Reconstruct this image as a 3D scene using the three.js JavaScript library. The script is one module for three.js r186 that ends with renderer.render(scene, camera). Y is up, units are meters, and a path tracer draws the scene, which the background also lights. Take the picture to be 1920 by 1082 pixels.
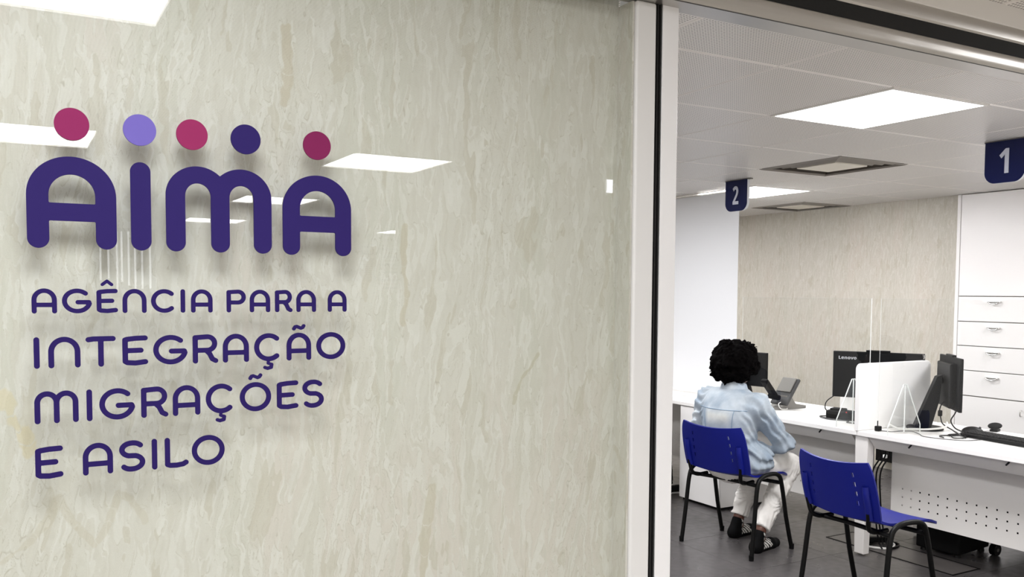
import * as THREE from 'three';
import { RoundedBoxGeometry } from 'three/addons/geometries/RoundedBoxGeometry.js';
import { mergeGeometries, toCreasedNormals } from 'three/addons/utils/BufferGeometryUtils.js';
import { RectAreaLightUniformsLib } from 'three/addons/lights/RectAreaLightUniformsLib.js';
import { FontLoader } from 'three/addons/loaders/FontLoader.js';
import { TextGeometry } from 'three/addons/geometries/TextGeometry.js';

// ---------------------------------------------------------------- camera, light level
RectAreaLightUniformsLib.init();
const scene = new THREE.Scene();
scene.background = new THREE.Color(0x000000);
const camera = new THREE.PerspectiveCamera(2 * Math.atan(541 / 1668.08) * 180 / Math.PI, 1920 / 1082, 0.05, 60);
{
  const yaw = 29.460 * Math.PI / 180, pitch = -3.2088 * Math.PI / 180, roll = 0.3441 * Math.PI / 180;
  const fwd = new THREE.Vector3(Math.sin(yaw) * Math.cos(pitch), Math.sin(pitch), -Math.cos(yaw) * Math.cos(pitch));
  const r0 = new THREE.Vector3(Math.cos(yaw), 0, Math.sin(yaw));
  const u0 = new THREE.Vector3().crossVectors(r0, fwd);
  const r = r0.clone().multiplyScalar(Math.cos(roll)).addScaledVector(u0, Math.sin(roll));
  const u = u0.clone().multiplyScalar(Math.cos(roll)).addScaledVector(r0, -Math.sin(roll));
  camera.quaternion.setFromRotationMatrix(new THREE.Matrix4().makeBasis(r, u, fwd.clone().negate()));
  camera.position.set(0, 1.5, 0);
  camera.setViewOffset(1920, 1082, 0, -99.5, 1920, 1082);
}
const renderer = new THREE.WebGLRenderer({ antialias: true });
renderer.toneMapping = THREE.LinearToneMapping;
renderer.toneMappingExposure = 2.1;
renderer.shadowMap.enabled = true;
const PANEL = 13, PANEL_OFFICE = 15.2;   // radiance of the LED ceiling panels in the hall and in the office
const PANEL_COLOR = 0xfcfcff;

// ---------------------------------------------------------------- helpers
let seed = 12345;
const rnd = () => { seed = (seed * 1664525 + 1013904223) >>> 0; return seed / 4294967296; };
const clamp = (v, a = 0, b = 1) => Math.min(b, Math.max(a, v));
const lerp = (a, b, t) => a + (b - a) * t;
const sst = (a, b, v) => { const t = clamp((v - a) / (b - a)); return t * t * (3 - 2 * t); };
const PERM = (() => { let s = 77; const r = () => { s = (s * 1664525 + 1013904223) >>> 0; return s / 4294967296; }; const a = [...Array(256).keys()]; for (let i = 255; i > 0; i--) { const j = Math.floor(r() * (i + 1)); [a[i], a[j]] = [a[j], a[i]]; } return new Uint8Array([...a, ...a]); })();
const GX = [1, -1, 0, 0, .7, -.7, .7, -.7], GY = [0, 0, 1, -1, .7, .7, -.7, -.7];
function pnoise(x, y, px, py, s = 0) {   // periodic 2D gradient noise, about -1..1
  const xi = Math.floor(x), yi = Math.floor(y), fx = x - xi, fy = y - yi;
  const m = (a, p) => ((a % p) + p) % p;
  const x0 = m(xi, px), x1 = m(xi + 1, px), y0 = m(yi, py), y1 = m(yi + 1, py);
  const h = (a, b) => PERM[(PERM[(a + s * 37) & 255] + b) & 255] & 7;
  const u = fx * fx * fx * (fx * (fx * 6 - 15) + 10), v = fy * fy * fy * (fy * (fy * 6 - 15) + 10);
  let g = h(x0, y0); const a = GX[g] * fx + GY[g] * fy; g = h(x1, y0); const b = GX[g] * (fx - 1) + GY[g] * fy;
  g = h(x0, y1); const c = GX[g] * fx + GY[g] * (fy - 1); g = h(x1, y1); const d = GX[g] * (fx - 1) + GY[g] * (fy - 1);
  return 1.5 * lerp(lerp(a, b, u), lerp(c, d, u), v);
}
function noise3(x, y, z) {
  const xi = Math.floor(x), yi = Math.floor(y), zi = Math.floor(z), fx = x - xi, fy = y - yi, fz = z - zi;
  const u = fx * fx * (3 - 2 * fx), v = fy * fy * (3 - 2 * fy), w = fz * fz * (3 - 2 * fz);
  const h = (a, b, c) => PERM[(PERM[(PERM[a & 255] + b) & 255] + c) & 255] / 127.5 - 1;
  return lerp(lerp(lerp(h(xi, yi, zi), h(xi + 1, yi, zi), u), lerp(h(xi, yi + 1, zi), h(xi + 1, yi + 1, zi), u), v),
    lerp(lerp(h(xi, yi, zi + 1), h(xi + 1, yi, zi + 1), u), lerp(h(xi, yi + 1, zi + 1), h(xi + 1, yi + 1, zi + 1), u), v), w);
}
const taken = {};
function numbered(n) { if (!(n in taken)) { taken[n] = 0; return n; } taken[n]++; return n + '_' + String(taken[n]).padStart(3, '0'); }
const shade = o => { o.traverse(c => { if (c.isMesh) { c.castShadow = true; c.receiveShadow = true; } }); return o; };
function plain(g) {   // same attributes everywhere, so that shapes can be joined
  g = g.index ? g.toNonIndexed() : g;
  for (const k of Object.keys(g.attributes)) if (!['position', 'normal', 'uv'].includes(k)) g.deleteAttribute(k);
  if (!g.attributes.uv) g.setAttribute('uv', new THREE.BufferAttribute(new Float32Array(g.attributes.position.count * 2), 2));
  return g;
}
const join = a => a.length === 1 ? a[0] : mergeGeometries(a.map(plain));
function part(name, geos, m, parent) {
  const o = new THREE.Mesh(join(Array.isArray(geos) ? geos : [geos]), m);
  o.name = name; o.castShadow = o.receiveShadow = true; parent.add(o); return o;
}
function thing(name, label, category, [x, y, z] = [0, 0, 0], turn = 0, group) {
  const o = new THREE.Group(); o.name = numbered(name); scene.add(o);
  o.position.set(x, y, z); o.rotation.y = turn; o.userData = { label, category };
  if (group) o.userData.group = group; return o;
}
function one(name, geos, m, label, category, group) {
  const o = part(numbered(name), geos, m, scene); o.userData = { label, category }; if (group) o.userData.group = group; return o;
}
function struct(name, geos, m, label, category) {
  const o = part(numbered(name), geos, m, scene); o.userData = { kind: 'structure', label, category }; return o;
}
const box = (x0, x1, y0, y1, z0, z1) => new THREE.BoxGeometry(x1 - x0, y1 - y0, z1 - z0).translate((x0 + x1) / 2, (y0 + y1) / 2, (z0 + z1) / 2);
const rbox = (x0, x1, y0, y1, z0, z1, r = 0.004, s = 2) => new RoundedBoxGeometry(x1 - x0, y1 - y0, z1 - z0, s, r).translate((x0 + x1) / 2, (y0 + y1) / 2, (z0 + z1) / 2);
const V = (x, y, z) => new THREE.Vector3(x, y, z);
const tube = (pts, r, n = 24, k = 8) => new THREE.TubeGeometry(new THREE.CatmullRomCurve3(pts.map(p => V(...p)), false, 'centripetal'), n, r, k, false);
const cyl = (r0, r1, h, x, y, z, n = 20) => new THREE.CylinderGeometry(r1, r0, h, n).translate(x, y + h / 2, z);
function metric(g, k = 1, ox = 0, oy = 0) {   // uv in metres over k, by the way each face points
  g = g.index ? g.toNonIndexed() : g; const p = g.attributes.position, n = g.attributes.normal, uv = new Float32Array(p.count * 2);
  for (let i = 0; i < p.count; i++) {
    const a = Math.abs(n.getX(i)), b = Math.abs(n.getY(i)), c = Math.abs(n.getZ(i));
    const s = b > a && b > c ? [p.getX(i), p.getZ(i)] : a > c ? [p.getZ(i), p.getY(i)] : [p.getX(i), p.getY(i)];
    uv[2 * i] = s[0] / k + ox; uv[2 * i + 1] = s[1] / k + oy;
  }
  g.setAttribute('uv', new THREE.BufferAttribute(uv, 2)); return g;
}
function dataTex(w, h, fn, srgb = true) {
  const d = new Uint8Array(w * h * 4);
  for (let j = 0; j < h; j++) for (let i = 0; i < w; i++) { const c = fn(i, j), o = (j * w + i) * 4; d[o] = c[0]; d[o + 1] = c[1]; d[o + 2] = c[2]; d[o + 3] = 255; }
  const t = new THREE.DataTexture(d, w, h); t.wrapS = t.wrapT = THREE.RepeatWrapping; t.magFilter = THREE.LinearFilter; t.minFilter = THREE.LinearMipmapLinearFilter; t.generateMipmaps = true;
  if (srgb) t.colorSpace = THREE.SRGBColorSpace; t.needsUpdate = true; return t;
}
const std = (color, roughness = 0.5, metalness = 0, extra = {}) => new THREE.MeshStandardMaterial({ color, roughness, metalness, ...extra });
const phys = (color, roughness, extra) => new THREE.MeshPhysicalMaterial({ color, roughness, ...extra });

// ---------------------------------------------------------------- procedural surfaces
const MARBLE = 1.7;   // metres covered by the marbled sheet texture
const marbleSheet = (N, figures) => {
  const strokes = [];   // drawn figures: [points, half width, colour, strength] in metres on the sheet
  strokes.push([[[.935, 1.372], [.918, 1.345], [.898, 1.325], [.886, 1.296], [.880, 1.275]], .0045, [176, 171, 148], .5]);
  strokes.push([[[-.012, 1.33], [-.005, 1.31], [.006, 1.29], [.018, 1.272], [.022, 1.252]], .014, [205, 193, 156], .5]);
  strokes.push([[[-.02, 1.08], [.02, 1.11], [.045, 1.14], [.06, 1.175], [.08, 1.13], [.11, 1.09], [.13, 1.12], [.145, 1.17], [.165, 1.16], [.185, 1.12]], .006, [186, 179, 160], .32]);
  strokes.push([[[.645, 1.62], [.642, 1.55], [.648, 1.49], [.64, 1.44]], .007, [184, 176, 154], .5]);
  strokes.push([[[.70, 1.12], [.69, 1.06], [.685, 1.0], [.68, .95]], .010, [184, 177, 156], .5]);
  strokes.push([[[.425, 1.95], [.428, 1.88], [.42, 1.82]], .010, [182, 172, 150], .5]);
  const hit = (x, y, w) => {
    for (const [pts, hw, col, st] of strokes) for (let k = 0; k + 1 < pts.length; k++) {
      const [ax, ay] = pts[k], [bx, by] = pts[k + 1];
      if (x < Math.min(ax, bx) - .03 || x > Math.max(ax, bx) + .03 || y < Math.min(ay, by) - .03 || y > Math.max(ay, by) + .03) continue;
      const dx = bx - ax, dy = by - ay, t = clamp(((x - ax) * dx + (y - ay) * dy) / (dx * dx + dy * dy));
      const d = Math.hypot(x - ax - t * dx, y - ay - t * dy) + w * hw * .38;
      const e = 1 - sst(hw * .7, hw, d); if (e > 0) return [col, st * e];
    }
    return null;
  };
  return dataTex(N, N, (i, j) => {
    const u = i / N, v = j / N;
    const w1 = pnoise(u * 9, v * 4, 9, 4, 1), w2 = pnoise(u * 26, v * 9, 26, 9, 2), w3 = pnoise(u * 70, v * 30, 70, 30, 3), w4 = pnoise(u * 190, v * 90, 190, 90, 4);
    const uu = u + .012 * w1 + .007 * w2 + .0036 * w3 + .0021 * w4, vv = v + .02 * w2 + .014 * w3 + .006 * w4;
    const band = pnoise(uu * 16, vv * 2, 16, 2, 5), drift = pnoise(uu * 6, vv * 2, 6, 2, 10), A = pnoise(uu * 100, vv * 18, 100, 18, 6), B = pnoise(uu * 62, vv * 11, 62, 11, 9), D = pnoise(uu * 160, vv * 32, 160, 32, 7), hair = pnoise(uu * 250, vv * 34, 250, 34, 8), zone = pnoise(u * 11, v * 5, 11, 5, 12);
    const grain = (PERM[(i * 7 + PERM[(j * 13) & 255]) & 255] / 255 - .5);
    let r = 203, g = 201, b = 193;
    const add = (c, k) => { r = lerp(r, c[0], k); g = lerp(g, c[1], k); b = lerp(b, c[2], k); };
    add([207, 199, 191], .5 * sst(.0, .5, drift));                          // pinkish drifts
    add([195, 195, 184], .55 * sst(.0, .45, band));                           // grey-green drifts
    add([212, 211, 205], .6 * sst(.09, .12, A));                             // pale flakes with clean edges
    add([214, 213, 208], .55 * sst(.23, .26, D + .25 * A));
    add([186, 181, 166], .55 * sst(.50, .53, B + .3 * D + .12 * zone));       // tan flakes
    add([189, 185, 172], .4 * sst(.40, .44, D - .35 * B));
    add([178, 174, 161], .8 * (1 - sst(.0, .045, Math.abs(A - .11))) * sst(-.05, .2, w4 * .6 + hair * .6 + .3 * zone));   // thin broken outlines
    add([177, 173, 160], .7 * (1 - sst(.0, .05, Math.abs(D + .12))) * sst(.0, .25, zone - w4 * .6));
    add([210, 209, 202], .3 * sst(.1, .5, hair));
    add([193, 190, 180], .3 * sst(.15, .5, -hair));
    // the sheet's own figures (texture origin at x = -0.3, y = 0.6)
    const h = figures && hit(u * MARBLE - .3, v * MARBLE + .6, w2 + 1.5 * w3 + w4); if (h) add(h[0], h[1]);
    const q = grain * 5; return [clamp(r + q, 0, 255), clamp(g + q, 0, 255), clamp(b + q, 0, 255)];
  });
};
const marbleTex = marbleSheet(1792, true), marbleFarTex = marbleSheet(1152, false);
const tileTex = (() => {   // perforated ceiling tile: rows of fine punched holes, a plain rim
  const N = 896, cells = 56, c = N / cells;
  return dataTex(N, N, (i, j) => {
    const u = i / N, v = j / N; if (Math.min(u, v, 1 - u, 1 - v) < .014) return [232, 228, 224];
    const a = (i % c) / c - .5 + .5 / c, b = (j % c) / c - .5 + .5 / c, d = Math.hypot(a, b), k = sst(.24, .36, d);
    return [lerp(120, 232, k), lerp(117, 228, k), lerp(114, 224, k)];
  });
})();
const floorTex = dataTex(512, 512, (i, j) => {
  const u = i / 512, v = j / 512, n = pnoise(u * 5, v * 5, 5, 5, 11) * .5 + pnoise(u * 16, v * 16, 16, 16, 12) * .3 + pnoise(u * 60, v * 60, 60, 60, 13) * .35, k = n * 9;
  return [78 + k, 75 + k, 75 + k];
});
const floorRough = dataTex(512, 512, (i, j) => { const u = i / 512, v = j / 512, n = pnoise(u * 4, v * 4, 4, 4, 14) * .6 + pnoise(u * 30, v * 30, 30, 30, 15) * .5; const k = clamp(86 + n * 30, 0, 255); return [k, k, k]; }, false);
const rippleTex = dataTex(512, 64, (i, j) => { const u = i / 512, v = j / 64, n = pnoise(u * 10, v * 2, 10, 2, 16) * .7 + pnoise(u * 24, v * 3, 24, 3, 17) * .3; const k = 128 + 100 * n; return [k, k, k]; }, false);

const M = {
  marble: std(0xffffff, .45, 0, { map: marbleTex }),
  marbleWarm: std(new THREE.Color().setRGB(1.0, .96, .91), .5, 0, { map: marbleFarTex }),
  paint: std(0xe9e6e1, .7),
  tile: std(0xffffff, .38, .0, { map: tileTex }),
  slab: std(0xb9b5b0, .9),
  floor: std(0xffffff, 1, 0, { map: floorTex, roughnessMap: floorRough }),
  joint: std(0x2b2928, .9),
  aluWhite: std(0xe0e0df, .35),
  postWhite: std(0xeeeeef, .3),
  seal: std(0x070707, .75),
  steel: std(0xc9c6c1, .34, .92, { bumpMap: rippleTex, bumpScale: .004 }),
  steelPlain: std(0xbdbab6, .3, .9),
  darkGroove: std(0x4b4744, .6, .3),
  glass: phys(new THREE.Color().setRGB(.965, .985, .965), 0, { transmission: 1, thickness: 0, ior: 1.52 }),
  acrylic: phys(new THREE.Color().setRGB(.97, .98, .975), 0, { transmission: 1, thickness: 0, ior: 1.49 }),
  acrylicEdge: phys(0xf4f6f4, .35, { transmission: .35, thickness: 0 }),
  indigo: phys(0x2e2360, .6, { specularIntensity: .15 }),
  indigoText: phys(0x291d5a, .6, { specularIntensity: .15 }),
  magenta: phys(0x8b2a5c, .6, { specularIntensity: .2 }), magentaDark: phys(0x7a2452, .6, { specularIntensity: .2 }), pink: phys(0x902c5c, .6, { specularIntensity: .2 }), violet: phys(0x7064b4, .6, { specularIntensity: .2 }),
  panelGlow: new THREE.MeshStandardMaterial({ color: 0xffffff, roughness: .5, emissive: PANEL_COLOR, emissiveIntensity: 1.6 }),
  fitting: std(0xe6e3de, .5),
  ventDark: std(0x8d877f, .6, .1), ventPale: std(0xe6e0d2, .5),
  deskTop: std(0xf3f1ee, .38), deskMetal: std(0xe2dfdb, .45), deskLeg: std(0xefece8, .4),
  white: std(0xf1efed, .45), cabinet: std(0xefecea, .4), cabinetGap: std(0x8d8783, .8),
  screenCloth: std(0xe4e5e7, .85), tubeWhite: std(0xf0eeea, .4),
  black: phys(0x070708, .45, { specularIntensity: .5 }), blackMatte: phys(0x09090a, .7, { specularIntensity: .3 }), charcoal: phys(0x0e0f11, .5, { specularIntensity: .3 }), screenGlass: std(0x050506, .08),
  legBlack: phys(0x060606, .42, { specularIntensity: .4 }), bluePlastic: phys(0x0d1878, .42, { specularIntensity: .6 }), chrome: std(0xd8d6d3, .18, 1),
  grey: std(0x77746f, .45), greyDark: std(0x3a3a3b, .5), print: std(0xd4d6da, .5),
  navy: phys(0x0a1240, .5, { specularIntensity: .15, clearcoat: .35, clearcoatRoughness: .03 }), numeral: std(0xb9bcc8, .4), signEdge: std(0xd5d8dd, .4),
  cableWhite: std(0xeae8e3, .5), paper: std(0xf4f4f2, .8), redLed: std(0xc02020, .4), beige: std(0xcfc4a8, .7),
};
M.steel.bumpMap.repeat.set(1, 1);

// ---------------------------------------------------------------- setting
const C = 2.265;         // ceiling height
const GZ = -1.5;         // front of the glass sign
const WZ = -1.55;        // marbled sheet behind it
const MX = (g, wx = .3, wy = -.6) => metric(g, MARBLE, wx / MARBLE, wy / MARBLE);
struct('wall_front', [MX(box(-3.3, 1.128, 0, C + .1, WZ - .1, WZ)), MX(box(1.128, 1.1335, 0, 2.098, WZ - .1, GZ - .002))], M.marble, 'beige marbled sheet wall behind the glass sign', 'wall');
struct('wall_front', [box(1.128, 3.0, 2.15, C + .1, WZ - .1, WZ + .02), box(3.0, 6.6, 0, C + .1, WZ - .1, WZ)], M.paint, 'white wall above and beyond the doorway', 'wall');
struct('wall_right', MX(box(6.53, 6.63, 0, C + .1, -8.5, WZ - .1)), M.marbleWarm, 'warm beige marbled wall behind the service desks', 'wall');
struct('wall_back', MX(box(-.3, 6.63, 0, C + .1, -8.6, -8.5)), M.marbleWarm, 'beige marbled end wall of the office', 'wall');
struct('wall_left', box(-.3, -.2, 0, C + .1, -8.5, WZ - .1), M.paint, 'white side wall of the office', 'wall');
struct('wall_left', box(-3.4, -3.3, 0, C + .1, WZ, 8.9), M.paint, 'white side wall of the waiting hall', 'wall');
struct('wall_right', box(6.6, 6.7, 0, C + .1, WZ, 8.9), M.paint, 'white far side wall of the waiting hall', 'wall');
struct('wall_back', box(-3.4, 6.7, 0, C + .1, 8.9, 9.0), M.paint, 'white end wall of the waiting hall', 'wall');

function tiledFloor(x0, x1, z0, z1, px, pz, label, mat = M.floor) {
  const f = struct('floor', box(x0, x1, -.1, -.004, z0, z1), M.joint, label, 'floor');
  const g = []; for (let k = 0; k < 3; k++) {
    const b = rbox(-px / 2 + .0012, px / 2 - .0012, -.02, 0, -pz / 2 + .0012, pz / 2 - .0012, .001, 1); g.push(metric(b, 1.3, k * .37, k * .61));
  }
  let n = 0;
  for (let x = x0; x < x1 - .01; x += px) for (let z = z0; z < z1 - .01; z += pz) { const t = part('floor_tile', g[n++ % 3], mat, f); t.position.set(x + px / 2, 0, z + pz / 2); if (n % 2) t.rotation.y = Math.PI; }
  return f;
}
tiledFloor(-.2, 6.53, -8.5, WZ - .05, 6.73 / 11, 6.9 / 11, 'dark grey polished tile floor of the office');
tiledFloor(-3.3, 6.6, WZ - .05, 8.9, .99, 10.5 / 10, 'light grey tile floor of the waiting hall', std(0xb5afa6, .5));

// ceilings: metal tiles with bevelled rims under a slab; light and vent cells stay open
function tileGeo(w, d) {
  const s = new THREE.BufferGeometry(), g = .0015, b = .005, h = .006, x1 = w / 2 - g, z1 = d / 2 - g, x0 = x1 - b, z0 = z1 - b;
  const lo = [[-x0, 0, -z0], [x0, 0, -z0], [x0, 0, z0], [-x0, 0, z0]], hi = [[-x1, h, -z1], [x1, h, -z1], [x1, h, z1], [-x1, h, z1]], top = hi.map(p => [p[0], .018, p[2]]);
  const pos = [], uv = [];
  const quad = (a, b2, c, d2) => { for (const p of [a, b2, c, a, c, d2]) { pos.push(...p); uv.push(p[0] / w + .5, p[2] / d + .5); } };
  quad(lo[0], lo[1], lo[2], lo[3]);
  for (let k = 0; k < 4; k++) { const n = (k + 1) % 4; quad(hi[k], hi[n], lo[n], lo[k]); quad(top[k], top[n], hi[n], hi[k]); }
  s.setAttribute('position', new THREE.Float32BufferAttribute(pos, 3)); s.setAttribute('uv', new THREE.Float32BufferAttribute(uv, 2)); s.computeVertexNormals(); return s;
}
function tiledCeiling(x0, nx, px, z0, nz, pz, open, label, xe, ze) {
  const c = struct('ceiling', box(xe[0], xe[1], C + .05, C + .12, ze[0], ze[1]), M.slab, label, 'ceiling'), g = tileGeo(px, pz);
  for (let i = 0; i < nx; i++) for (let j = 0; j < nz; j++) {
    const cx = x0 + (i + .5) * px, cz = z0 + (j + .5) * pz;
    if (open.some(([a, b]) => a === i && b === j) || cx > xe[1] - .05 || cx < xe[0] + .05 || cz < ze[0] + .05 || cz > ze[1] - .05) continue;
    part('ceiling_tile', g, M.tile, c).position.set(cx, C, cz);
  }
  return c;
}
const RPX = .589, RPZ = .6235, RX0 = 2.873 - 5 * RPX, RZ0 = -2.843 - 9 * RPZ;   // office grid
const roomLights = [[5, 9], [8, 5], [5, 5], [2, 9], [2, 5], [9, 9], [5, 1], [8, 1]], roomVents = [[7, 7], [10, 4]];   // cells [column, row]
tiledCeiling(RX0, 12, RPX, RZ0, 11, RPZ, [...roomLights, ...roomVents], 'grey perforated metal tile ceiling of the office', [-.2, 6.53], [-8.5, WZ - .03]);
const HPX = .6333, HPZ = .645, HX0 = -.23 - 5 * HPX, HZ0 = -.83 - HPZ;          // hall grid
const hallLights = [[5, 1], [2, 1], [11, 1], [5, 5], [8, 5], [2, 5], [8, 9], [2, 9], [8, 13], [2, 13], [12, 14]];
tiledCeiling(HX0, 16, HPX, HZ0, 17, HPZ, hallLights, 'grey metal tile ceiling of the waiting hall', [-3.35, 6.65], [-1.46, 8.95]);

function ceilingLight(x, z, w, d, label, group, power = PANEL) {
  const t = thing('ceiling_light', label, 'ceiling light', [x, C, z], 0, group);
  const a = w / 2 - .003, b = d / 2 - .003, f = .014;
  part('frame', [box(-a, a, -.004, .03, -b, -b + f), box(-a, a, -.004, .03, b - f, b), box(-a, -a + f, -.004, .03, -b + f, b - f), box(a - f, a, -.004, .03, -b + f, b - f)], M.fitting, t);
  part('diffuser', box(-a + f, a - f, .004, .012, -b + f, b - f), M.panelGlow, t);
  const l = new THREE.RectAreaLight(PANEL_COLOR, power, w - .036, d - .036); l.rotation.x = -Math.PI / 2; l.position.y = .002; t.add(l);
  return t;
}
roomLights.forEach(([i, j], k) => ceilingLight(RX0 + (i + .5) * RPX, RZ0 + (j + .5) * RPZ, RPX, RPZ,
  ['large glowing square ceiling panel nearest the office doorway', 'glowing ceiling panel partly behind the number 2 sign', 'ceiling panel above the hidden visitor behind the door post', 'ceiling panel of the office just behind the sign wall', 'ceiling panel in the far left of the office', 'ceiling panel right of the number 1 sign', 'ceiling panel at the far end of the office, left one', 'ceiling panel at the far end of the office, right one'][k], 'office ceiling panels', PANEL_OFFICE));
hallLights.forEach(([i, j]) => ceilingLight(HX0 + (i + .5) * HPX, HZ0 + (j + .5) * HPZ, HPX, HPZ,
  `square ceiling panel of the waiting hall, ${({ 2: 'far left', 5: 'left of middle', 8: 'right of middle', 11: 'right', 12: 'far right' })[i]} column, ${({ 1: 'row nearest the sign', 5: 'second row from the sign', 9: 'third row from the sign', 13: 'fourth row from the sign', 14: 'row farthest from the sign' })[j]}`, 'hall ceiling panels', j === 1 ? (i < 9 ? PANEL * .55 : PANEL * 1.5) : PANEL));

function ceilingVent(x, z, w, d, label) {
  const t = thing('ceiling_vent', label, 'ceiling vent', [x, C, z], 0, 'air diffusers in the office ceiling');
  const ring = (o, i, y0, y1) => {   // a sloping square ring from half size o at y0 to half size i at y1
    const s = new THREE.BufferGeometry(), pos = [], A = [[-1, -1], [1, -1], [1, 1], [-1, 1]];
    for (let k = 0; k < 4; k++) { const a = A[k], b = A[(k + 1) % 4]; const P = [[a[0] * o * w, y0, a[1] * o * d], [b[0] * o * w, y0, b[1] * o * d], [b[0] * i * w, y1, b[1] * i * d], [a[0] * i * w, y1, a[1] * i * d]]; for (const q of [0, 1, 2, 0, 2, 3]) pos.push(...P[q]); }
    s.setAttribute('position', new THREE.Float32BufferAttribute(pos, 3)); s.computeVertexNormals(); return s;
  };
  part('frame', [ring(.497, .475, 0, -.006), ring(.475, .468, -.006, .012)], M.ventDark, t);
  part('louvre', ring(.47, .40, .03, -.002), M.ventDark, t); part('louvre', ring(.40, .33, .035, -.002), M.ventDark, t); part('louvre', ring(.335, .265, .035, -.002), M.ventDark, t);
  part('backing', box(-.48 * w, .48 * w, .035, .04, -.48 * d, .48 * d), M.ventDark, t);
  part('centre_plate', rbox(-.235 * w, .235 * w, -.006, .006, -.235 * d, .235 * d, .003), M.ventPale, t);
}
roomVents.forEach(([i, j], k) => ceilingVent(RX0 + (i + .5) * RPX, RZ0 + (j + .5) * RPZ, RPX, RPZ, ['square grey air diffuser with pale centre plate, nearer the door', 'square grey air diffuser close to the beige far wall'][k]));

// doorway: white sign frame, black seal, white post, steel header
struct('trim_1', [rbox(1.134, 1.186, 0, 2.10, -1.56, -1.494, .006, 3)], M.aluWhite, 'off-white aluminium frame at the edge of the glass sign', 'door frame');
struct('trim_2', [box(1.186, 1.2035, 0, 2.12, -1.64, -1.5005), box(1.189, 1.192, 0, 2.12, -1.5005, -1.4965), box(1.197, 1.2, 0, 2.12, -1.5005, -1.4965)], M.seal, 'black rubber seal between sign frame and white door post', 'seal');
struct('trim_3', rbox(1.2035, 1.247, 0, 2.16, -1.65, -1.497, .002, 2), M.postWhite, 'bright white door post', 'door post');
{
  const h = struct('trim_4', [box(-3.3, 3.0, 2.10, 2.16, -1.52, -1.455)], M.steelPlain, 'steel header rail with black slot over sign and doorway', 'door header');
  const prof = (pts, x0 = -3.3, x1 = 3.0) => { const s = new THREE.Shape(pts.map(p => new THREE.Vector2(-p[1], p[0]))); return new THREE.ExtrudeGeometry(s, { depth: x1 - x0, bevelEnabled: false }).rotateY(Math.PI / 2).translate(x0, 0, 0); };
  const lip = prof([[2.098, -1.455], [2.098, -1.450], [2.104, -1.447], [2.1125, -1.4445], [2.1195, -1.4440], [2.127, -1.4445], [2.133, -1.446], [2.137, -1.450], [2.137, -1.455]]);
  part('lower_lip', toCreasedNormals(metric(lip, 2.0), .6), M.steel, h);
  part('groove', box(-3.3, 3.0, 2.0975, 2.1005, -1.4555, -1.4515), M.darkGroove, h);
  part('slot', box(-3.3, 3.0, 2.136, 2.176, -1.50, -1.4525), M.seal, h);
  const lip2 = prof([[2.174, -1.50], [2.174, -1.452], [2.178, -1.447], [2.190, -1.445], [2.203, -1.447], [2.212, -1.452], [2.212, -1.50]]);
  part('upper_lip', toCreasedNormals(metric(lip2, 2.0), .6), M.steel, h);
  part('cover_board', rbox(-3.3, 3.0, 2.212, C + .04, -1.53, -1.449, .003), M.paint, h);
}

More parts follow.
